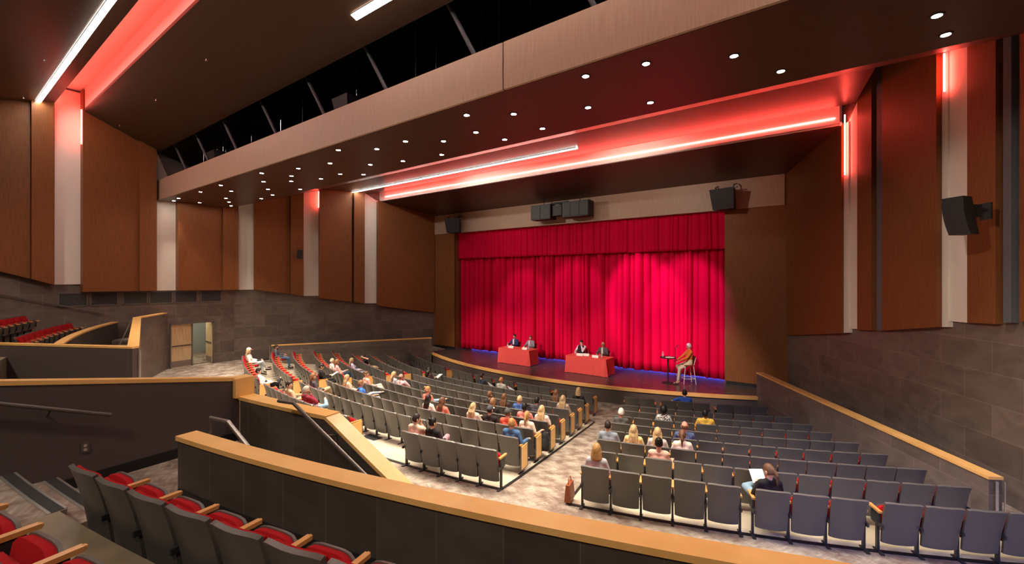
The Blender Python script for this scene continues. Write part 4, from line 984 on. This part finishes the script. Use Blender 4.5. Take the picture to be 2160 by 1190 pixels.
# ------------------------------------------------------------------ void above the fascia: braces, hangers, hung clouds
for i, x in enumerate([-22.2, -19.84, -17.29, -14.41, -11.63, -8.88, -6.02, -3.3]):
    mb = MB(); mb.tube([(x + .02, 7.0, 9.2), (x - .62, 6.68, 10.6)], .05, 8); o = obj('steel_brace', mb, M['brace']); tag(o, 'slanted grey steel brace in the dark gap above the wood fascia, %s from the left' % ORD[i], 'brace', 'steel braces above the fascia')
rs = random.Random(3)
for i in range(26):
    x = -23.4 + i * .82 + rs.uniform(-.2, .2); y = 7.3 + rs.uniform(0, 1.6); mb = MB(); mb.tube([(x, y, 8.35), (x, y, 12.9)], .012, 6)
    o = obj('hanger_wire', mb, M['chrome'] if i % 3 else M['ledge']); tag(o, 'thin vertical hanger wire in the dark void above the fascia, %s from the left' % ORD[i], 'wire', 'hanger wires in the void')
cwk = MB()
for z in (9.75, 10.25, 11.0): cwk.tube([(-24, 9.3, z), (2.2, 9.3, z)], .03, 6)
for i in range(22): cwk.tube([(-23.8 + i * 1.2, 9.3, 9.2), (-23.8 + i * 1.2, 9.3, 11.0)], .03, 6)
cwk.box((-11, 9.9, 9.15), (26, 1.0, .06)); o = obj('catwalk', cwk, M['metal']); tag(o, 'dark catwalk with rails inside the ceiling void', 'catwalk')
for i, x in enumerate((-20.3, -11.3)):
    t = thing('hung_speaker', 'dark tapered speaker hung on cables in the ceiling void, ' + ('left one' if i == 0 else 'right one near the middle'), 'speaker', (x, 7.5, 9.3), 0, 'speakers hung in the void')
    mb = MB(); mb.prism([(-.3, -.3), (.3, -.3), (.35, .3), (-.35, .3)], 0, .62); mb.v = [((v[0] * (1.25 if v[2] > .3 else .9)), v[1] * (1.2 if v[2] > .3 else .9), v[2]) for v in mb.v]; obj('cabinet', mb, M['spk'], t)
    c_ = MB()
    for dx in (-.3, .3): c_.tube([(dx, 0, .6), (dx * .6, 0, 3.5)], .012, 6)
    obj('suspension_cable', c_, M['chrome'], t)

# ------------------------------------------------------------------ curtain and valance
def drape(name, x0, x1, z0, z1, y, amp, step, seed, m, label, flare=0):
    rs = random.Random(seed); xs = []; ys = []; x = x0
    cuts = [x0]
    while cuts[-1] < x1: cuts.append(cuts[-1] + step * rs.uniform(.5, 1.6))
    amps = [amp * rs.uniform(.35, 1.25) for _ in cuts]
    n = 12; pts = []
    for i in range(len(cuts) - 1):
        for k_ in range(n):
            u = (k_ / n); u = u if 0 < u < 1 else u; u = .5 - .5 * math.cos(PI * u); xx = cuts[i] + (cuts[i + 1] - cuts[i]) * u
            if xx > x1: break
            pts.append((xx, -amps[i] * (abs(math.sin(PI * u)) ** .45)))
    pts.append((x1, 0)); nz = 14; vs = []
    ph = [rs.uniform(0, 6) for _ in range(4)]
    for j in range(nz + 1):
        v = j / nz; z = z0 + (z1 - z0) * v
        for (xx, yy) in pts:
            k_ = 1 + flare * (1 - v) * math.sin(xx * 1.3 + ph[0]); vs.append((xx + .03 * math.sin(xx * 2.1 + v * 2 + ph[1]) * (1 - v), y + yy * k_, z))
    m_ = len(pts); fs = [(j * m_ + i, j * m_ + i + 1, (j + 1) * m_ + i + 1, (j + 1) * m_ + i) for j in range(nz) for i in range(m_ - 1)]
    mb = MB(); mb.add(vs, fs); o = obj(name, mb, m, smooth=True)
    s_ = o.modifiers.new('s', 'SOLIDIFY'); s_.thickness = .012; s_.offset = 1
    return tag(o, label, 'curtain')
drape('stage_curtain', -18.46, -3.66, .70, 6.4, 19.88, .22, .27, 5, M['curtain'], 'full-height pleated red velvet stage curtain, closed', .35)
drape('curtain_valance', -18.46, -3.66, 6.02, 7.75, 19.60, .09, .20, 9, M['curtain'], 'short pleated red velvet valance along the top of the stage opening', .1)

# ------------------------------------------------------------------ stage furniture
def table(x0, x1, y0, y1, which):
    cx, cy = (x0 + x1) / 2, (y0 + y1) / 2
    t = thing('folding_table', 'folding table under the red cloth on stage, ' + which, 'table', (cx, cy, .65))
    tb = MB(); tb.box((0, 0, .715), (x1 - x0 - .04, y1 - y0 - .04, .03)); obj('tabletop', tb, M['metal'], t)
    for sx in (-1, 1):
        for sy in (-1, 1): l_ = MB(); l_.tube([(sx * (x1 - x0 - .3) / 2, sy * (y1 - y0 - .2) / 2, .005), (sx * (x1 - x0 - .3) / 2, sy * (y1 - y0 - .2) / 2, .70)], .015, 8); obj('leg', l_, M['metal'], t)
    hw, hd = (x1 - x0) / 2, (y1 - y0) / 2; per = []
    N_ = 40
    for side, (a, b) in enumerate((((-hw, -hd), (hw, -hd)), ((hw, -hd), (hw, hd)), ((hw, hd), (-hw, hd)), ((-hw, hd), (-hw, -hd)))):
        n_ = N_ if side % 2 == 0 else 18
        for i in range(n_): u = i / n_; per.append((a[0] + (b[0] - a[0]) * u, a[1] + (b[1] - a[1]) * u, side, u))
    vs = []; nz = 6
    for j in range(nz + 1):
        v = j / nz; z = .738 - .725 * v
        for (x, y, sd, u) in per:
            fl = (.012 + .030 * v) + .016 * v * math.sin(u * (13 if sd % 2 == 0 else 9) * PI + sd) + .055 * v * (math.exp(-(u / .05) ** 2) + math.exp(-((1 - u) / .05) ** 2))
            ox, oy = ((0, -1), (1, 0), (0, 1), (-1, 0))[sd]; vs.append((x + ox * fl, y + oy * fl, z))
    m_ = len(per); fs = [(j * m_ + i, j * m_ + (i + 1) % m_, (j + 1) * m_ + (i + 1) % m_, (j + 1) * m_ + i) for j in range(nz) for i in range(m_)]; fs.append(tuple(range(m_)))
    mb = MB(); mb.add(vs, fs); o = obj('tablecloth', mb, M['cloth'], loc=(cx, cy, .65)); tag(o, 'red cloth draped to the floor over the %s panel table' % which.split()[0], 'tablecloth', 'red tablecloths on stage')
    return cx, cy
table(-13.78, -11.97, 17.5, 18.28, 'left of the two'); table(-9.95, -8.03, 17.5, 18.34, 'right of the two')
def card(x, y, rz, lab):
    mb = MB(); v = [(-.15, -.04, 0), (.15, -.04, 0), (.15, 0, .11), (-.15, 0, .11), (-.15, .04, 0), (.15, .04, 0)]
    mb.add(v, [(0, 1, 2, 3), (3, 2, 5, 4), (0, 3, 4), (1, 5, 2), (0, 4, 5, 1)]); o = obj('name_card', mb, M['paper'], loc=(x, y, 1.392), rz=rz); tag(o, lab, 'name card', 'name cards on the panel tables')
def bottle(x, y, z, lab, r=.032):
    t = thing('water_bottle', lab, 'bottle', (x, y, z), 0, 'water bottles on stage')
    mb = MB(); mb.lathe([(r * .9, 0), (r, .01), (r, .13), (r * .8, .16), (r * .4, .19), (r * .4, .205)], n=12); obj('bottle_body', mb, BOT, t, smooth=True)
    c_ = MB(); c_.lathe([(r * .45, .203), (r * .45, .22)], n=12); obj('bottle_cap', c_, M['paper'], t)
    l_ = MB(); l_.lathe([(r * 1.02, .05), (r * 1.02, .10)], n=12); obj('bottle_label', l_, cmat('label', (.55, .62, .7)), t)
BOT = newmat('clear_plastic', (.75, .78, .8), .15); BOT.node_tree.nodes['Principled BSDF'].inputs['Transmission Weight'].default_value = .6
for x, y, rz, l_ in ((-13.18, 17.72, .1, 'leftmost white name card on the left table'), (-12.33, 17.70, -.08, 'white name card at the right side of the left table'), (-9.38, 17.74, .1, 'wider-looking white name card on the right table'), (-8.60, 17.70, 0, 'rightmost white name card on the right table')): card(x, y, rz, l_)
card(-9.14, 17.85, .3, 'second white card behind the left card of the right table')
bottle(-13.55, 17.95, 1.391, 'clear water bottle at the left end of the left table'); bottle(-12.16, 17.80, 1.391, 'clear water bottle near the right end of the left table')
bottle(-9.72, 18.0, 1.391, 'clear water bottle at the left end of the right table'); bottle(-8.36, 17.85, 1.391, 'clear water bottle by the rightmost name card')
def stack_chair(x, y, rz, lab):
    t = thing('stacking_chair', lab, 'chair', (x, y, .65), rz, 'chairs behind the panel tables')
    s_ = MB(); s_.box((0, 0, .44), (.44, .42, .05)); obj('seat', s_, M['red'], t); b_ = shell_mesh(.20, .21, .52, .90, -.22, -.28, .03, .03); obj('backrest', b_, M['red'], t)
    for sx in (-1, 1):
        l_ = MB(); l_.tube([(sx * .21, .19, .01), (sx * .21, .17, .44)], .011, 8); obj('leg', l_, M['chrome'], t)
        l_ = MB(); l_.tube([(sx * .21, -.25, .01), (sx * .21, -.19, .44), (sx * .20, -.26, .86)], .011, 8); obj('leg', l_, M['chrome'], t)
XH = [onY(1086.4, 714, 18.72).x, onY(1120, 714, 18.72).x, onY(1227.8, 727, 18.78).x, onY(1273, 730, 18.78).x]
YP = [18.66, 18.66, 18.72, 18.72]
specs = [dict(label='person in a navy suit and white shirt at the left table', top=(.025, .035, .09), hair='short', hc='dark', glasses=True, arms=('table', 'table'), tilt=-12, lean=0),
         dict(label='person in a light grey blazer at the right side of the left table', top=(.24, .25, .27), hair='short', hc='brown', arms=('table', 'table'), hyaw=25, tilt=-8, lean=0),
         dict(label='person in a white shirt and black waistcoat, hand on face, at the right table', top=(.70, .68, .66), hair='short', hc='dark', arms=('face', 'table'), tilt=-16, lean=-2),
         dict(label='bald person in a dark grey suit at the right table', top=(.085, .08, .085), hair='bald', glasses=True, arms=('table', 'table'), tilt=-10, lean=0, skin='m')]
for x, y, sp_ in zip(XH, YP, specs):
    stack_chair(x, y + .05, PI, 'red padded chair behind the ' + ('left' if x < -11 else 'right') + ' panel table, ' + ('its left seat' if x in (XH[0], XH[2]) else 'its right seat'))
    pr = person((x, y, .65), PI, pants=(.02, .02, .03), scale=1.0, **sp_)
    sf_ = MB(); sf_.prism([(-.045, .068), (.045, .068), (.03, .098), (-.03, .098)], .70, 1.05)
    if 'waistcoat' in sp_['label']:
        v_ = MB()
        for s_ in (-1, 1): v_.cap((s_ * .07, .03, .62), (s_ * .085, .03, .98), .128, .085)
        v_.cap((-.07, .0, .62), (.07, 0, .62), .13); me_ = remeshed(v_, 'waistcoat', .016, 3); me_.materials.append(M['blackfab']); raw('waistcoat', me_, pr)
    else: obj('shirt_front', sf_, M['paper'], pr)

# high stool, high table, microphone
stl = thing('bar_stool', 'high stool with white metal legs and dark seat back on stage right', 'stool', (-4.93, 18.42, .65), R_(126))
s_ = MB(); s_.box((0, 0, .745), (.40, .38, .03)); obj('seat', s_, M['leather'], stl)
b_ = shell_mesh(.19, .20, .78, 1.10, -.20, -.27, .02, .04); obj('backrest', b_, newmat('dark_wood_back', (.05, .022, .016), .4), stl)
for sx in (-1, 1):
    for sy in (-1, 1): l_ = MB(); l_.tube([(sx * .17, sy * .16, .73), (sx * .23, sy * .24, .01)], .013, 8); obj('leg', l_, M['whitemetal'], stl)
    l_ = MB(); l_.tube([(sx * .18, -.17, .73), (sx * .19, -.24, 1.05)], .012, 8); obj('back_post', l_, M['whitemetal'], stl)
fr = MB(); fr.tube([(-.21, .22, .22), (.21, .22, .22), (.21, -.22, .22), (-.21, -.22, .22), (-.21, .22, .22)], .010, 8); obj('footrest', fr, M['whitemetal'], stl)
person((-4.93, 18.42, .65), R_(126), 'white-haired person in an orange sweater and khaki trousers on the high stool', top=(.62, .17, .03), pants=(.66, .56, .42), hair='short', hc='white', glasses=True, lean=2,
       hs=.72, arms=('knee', 'knee'), legs=('reach', 'perch'), shoes=(.45, .34, .22), scale=1.0, skin='r')
ht = thing('high_table', 'round black high table on a slim post beside the orange sweater', 'table', (-5.59, 18.04, .65))
b_ = MB(); b_.lathe([(.24, 0), (.24, .02), (.04, .05)], n=20); obj('base', b_, M['black'], ht, smooth=False); p_ = MB(); p_.tube([(0, 0, .04), (0, 0, 1.0)], .03, 10); obj('post', p_, M['black'], ht)
t_ = MB(); t_.lathe([(.30, 1.0), (.31, 1.01), (.31, 1.03)], n=28); obj('tabletop', t_, M['black'], ht)
bottle(-5.78, 18.0, 1.682, 'clear water bottle on the round high table')
mb = MB(); mb.box((0, 0, .003), (.30, .22, .006), .3); mb.box((.05, .03, .010), (.28, .21, .005), -.2); o = obj('stack_of_papers', mb, M['paper'], loc=(-5.52, 17.98, 1.682)); tag(o, 'loose white papers on the round high table', 'papers')
ms = thing('microphone_stand', 'black straight microphone stand in front of the orange sweater', 'microphone stand', (-5.28, 17.94, .65))
b_ = MB(); b_.lathe([(.13, 0), (.13, .015), (.02, .03)], n=18); obj('base', b_, M['black'], ms); p_ = MB(); p_.tube([(0, 0, .02), (0, 0, 1.42)], .010, 8); obj('pole', p_, M['black'], ms)
h_ = MB(); h_.tube([(0, 0, 1.42), (.05, .04, 1.50)], .014, 8); h_.ball((.065, .052, 1.52), .026); obj('microphone', h_, M['spk'], ms)
# small marks of tape on the stage
rs = random.Random(11)
tp = MB()
for i in range(46):
    x, y = rs.uniform(-17.5, -3.5), rs.uniform(16.9, 19.3)
    if (x + 10.69) ** 2 + (y - 34.05) ** 2 < 17.7 ** 2: tp.box((x, y, .6515), (rs.uniform(.02, .07), .02, .002), rs.uniform(0, 3))
o = obj('stage_tape_marks', tp, M['ivory']); tag(o, 'scattered small pale scuffs and tape marks on the black stage floor', 'tape marks', kind='stuff')

# ------------------------------------------------------------------ speakers
cl = thing('speaker_cluster', 'black speaker cluster mounted on the header above the stage', 'speaker', (-10.95, 18.75, 8.1))
for nm, x0, x1 in (('left_cabinet', -1.55, -.42), ('right_cabinet', .25, 1.62)):
    mb = MB(); mb.box(((x0 + x1) / 2, 0, 0), (x1 - x0, .55, .72)); o = obj('cabinet', mb, M['spk'], cl); g = MB(); k_ = 2 if x0 < 0 else 3
    for j in range(k_): ww = (x1 - x0) / k_; g.box((x0 + ww * (j + .5), -.28, 0), (ww - .04, .02, .64))
    obj('grille', g, M['grill'], o)
mb = MB(); mb.box((-.08, .0, .02), (.50, .40, .50)); mb.box((-.08, .1, .42), (.9, .1, .10)); o = obj('centre_cabinet', mb, M['spk'], cl)
b_ = MB(); b_.tube([(-1.0, .1, .36), (-1.0, .1, .72)], .02, 6); b_.tube([(1.0, .1, .36), (1.0, .1, .72)], .02, 6); obj('hanging_bracket', b_, M['metal'], cl)
for x, lab, r_ in ((-18.1, 'black speaker angled down at the upper left corner of the stage opening', .35), (-3.67, 'black speaker angled down at the upper right corner of the stage opening', -.2)):
    t = thing('side_speaker', lab, 'speaker', (x, 18.75, 7.9), r_, 'speakers at the corners of the stage opening')
    mb = MB(); mb.prism([(-.46, -.2), (.46, -.2), (.34, .28), (-.34, .28)], -.40, .38); mb.v = [(v[0] * (1 if v[2] > 0 else .86), v[1] + (-.06 if v[2] > 0 else .12), v[2]) for v in mb.v]; obj('cabinet', mb, M['spk'], t)
    b_ = MB(); b_.tube([(-.3, .1, .38), (-.42, .2, .52), (-.42, .47, .62)], .022, 6); b_.tube([(.3, .1, .38), (.3, .2, .55), (.3, .47, .62)], .022, 6); b_.box((0, .1, .42), (.9, .08, .04)); obj('bracket', b_, M['metal'], t)
q = onPl(2028, 456, tuple(E0 + nn * 1.0), tuple(E1 + nn * 1.0))
t = thing('wall_speaker', 'black curved speaker on a bracket on the right wood panel', 'speaker', tuple(q), R_(-44))
mb = MB(); pr_ = [(-.17, -.20), (.17, -.20), (.13, .04), (-.13, .04)]
vs = []; nz = 8
for j in range(nz + 1):
    v = j / nz; z = -.33 + .66 * v; bow = .05 * (1 - (2 * v - 1) ** 2)
    for i, (x, y) in enumerate(pr_): vs.append((x, y - (bow if i < 2 else 0) + .16 * (1 - v), z))
fs = [(0, 1, 2, 3), tuple(nz * 4 + i for i in (3, 2, 1, 0))] + [(j * 4 + i, j * 4 + (i + 1) % 4, (j + 1) * 4 + (i + 1) % 4, (j + 1) * 4 + i) for j in range(nz) for i in range(4)]
mb.add(vs, fs); obj('cabinet', mb, M['spk'], t)
b_ = MB(); b_.tube([(0, .10, .05), (0, .28, .12), (0, .5, .12)], .035, 8); b_.box((0, .30, .10), (.10, .16, .22)); b_.box((0, .54, .1), (.18, .03, .30)); obj('bracket', b_, M['metal'], t)
q = onPl(630, 538, DL0, DL1); nl = Vector(((DL1[1] - DL0[1]), -(DL1[0] - DL0[0]), 0)).normalized()
q = q + nl * .62; t = thing('wall_speaker', 'small black speaker on the narrow wood panel of the left wall', 'speaker', tuple(q), math.atan2(nl.y, nl.x) + PI / 2)
mb = MB(); mb.box((0, 0, 0), (.24, .22, .46)); obj('cabinet', mb, M['spk'], t); b_ = MB(); b_.box((0, .15, .05), (.06, .18, .06)); obj('bracket', b_, M['metal'], t)
# left wall hand rails, aisle rails, outlet
def rail(name, pts, r, m, lab, posts=(), ret=None):
    t = thing(name, lab, 'handrail', tuple(pts[0]))
    o0 = Vector(pts[0]); mb = MB(); mb.tube([Vector(p) - o0 for p in pts], r, 10); obj('rail', mb, m, t, smooth=False)
    for a, b in posts: k_ = MB(); k_.tube([Vector(a) - o0, Vector(b) - o0], r * .5, 8); obj('bracket', k_, m, t)
    return t
rail('handrail', [(-24.28, -1.5, 5.5), (-24.28, 1.92, 4.26), (-24.28, 4.74, 3.38)], .022, M['dkrail'], 'thin dark handrail sloping down along the left stone wall above the red seats', [((-24.28, 3.4, 3.8), (-24.4, 3.4, 3.74))])
A_ = [pol(29.40, 7.90, 3.16), pol(29.40, 8.5, 3.17), pol(29.40, 13.0, 1.86)]
rail('handrail', A_, .024, M['dkrail'], 'brown metal handrail on the stair side of the sloping wood-capped wall', [(pol(29.40, 9.6, 2.84), pol(29.2, 9.6, 2.78)), (pol(29.40, 11.6, 2.26), pol(29.2, 11.6, 2.20))])
A_ = [pol(30.15, 7.52, 2.92), pol(30.15, 7.55, 3.11), pol(30.15, 8.25, 3.12), pol(30.15, 12.5, 1.72)]
rail('handrail', A_, .024, M['steel'], 'steel handrail behind the near parapet starting at the top of the stairs', [(pol(30.15, 9.2, 2.80), pol(30.37, 9.2, 2.74))])
a5 = lambda R, z, o_: pol(R, 5.2, z) + Vector((math.cos(R_(5.2)), math.sin(R_(5.2)), 0)) * o_
rail('handrail', [a5(30.72, 3.12, .09), a5(30.88, 3.18, .09), a5(34, 4.40, .09)], .022, M['dkrail'], 'dark handrail on the dark wall at the left edge above the steps', [(a5(31.25, 3.30, .09), a5(31.25, 3.22, 0))])
A_ = [pol(29.95, -22.2, 1.62), pol(29.95, -28.0, 3.16), pol(29.95, -28.4, 3.16)]
rail('handrail', A_, .022, M['steel'], 'steel handrail rising steeply at the far left stairs', [(pol(29.95, -27.9, 3.1), pol(29.95, -27.9, 2.32))])
q = a5(30.93, 2.77, .006); t = thing('power_outlet', 'metal-plated double power outlet on the dark wall at left', 'outlet', tuple(q), R_(5.2) - 0)
mb = MB(); mb.box((0, 0, 0), (.010, .075, .118)); obj('cover_plate', mb, M['brass'], t)
for z in (-.024, .024):
    mb = MB(); mb.lathe([(.017, 0), (.017, .004)], n=14); mb.v = [(.005 + v[2], v[0], v[1] + z) for v in mb.v]; so = obj('socket', mb, M['ivory'], t)
    s2 = MB()
    for dy in (-.006, .006): s2.box((.0095, dy, z + .003), (.001, .002, .008))
    obj('slot', s2, M['black'], so)
# floor box, bags
q = pol(24.86, .25, zf(24.86) + .015); mb = MB(); mb.box((0, 0, .004), (.52, .42, .008))
t = obj('floor_grate', mb, M['black'], loc=tuple(q), rz=R_(.2)); tag(t, 'square dark floor grate on the pale concrete in the centre block', 'grate')
q = pol(25.55, 13.72, .74); t = thing('handbag', 'brown leather handbag standing by the first seat of the right back row', 'bag', tuple(q), R_(14))
mb = MB(); mb.prism([(-.06, -.16), (.06, -.16), (.06, .16), (-.06, .16)], 0, .30); mb.v = [(v[0] * (.6 if v[2] > .1 else 1), v[1] * (.85 if v[2] > .1 else 1), v[2]) for v in mb.v]; obj('bag_body', mb, M['leather'], t)
mb = MB(); mb.tube([(0, -.10, .29), (0, -.06, .40), (0, .06, .40), (0, .10, .29)], .008, 6); obj('handle', mb, M['leather'], t)
q = onZ(1148, 948, .66); t = thing('backpack', 'black backpack on the aisle floor beside the seat end panels', 'bag', tuple(q), R_(20))
mb = MB(); mb.cap((0, 0, .12), (0, 0, .34), .14, .10); mb.cap((0, -.10, .10), (0, -.08, .22), .09, .07); me = remeshed(mb, 'backpack', .02, 3); me.materials.append(M['blackfab']); raw('bag_body', me, t)
for s_ in (-1, 1): mb = MB(); mb.tube([(s_ * .06, .10, .38), (s_ * .08, .15, .25), (s_ * .07, .12, .08)], .012, 6); obj('shoulder_strap', mb, M['ledge'], t)
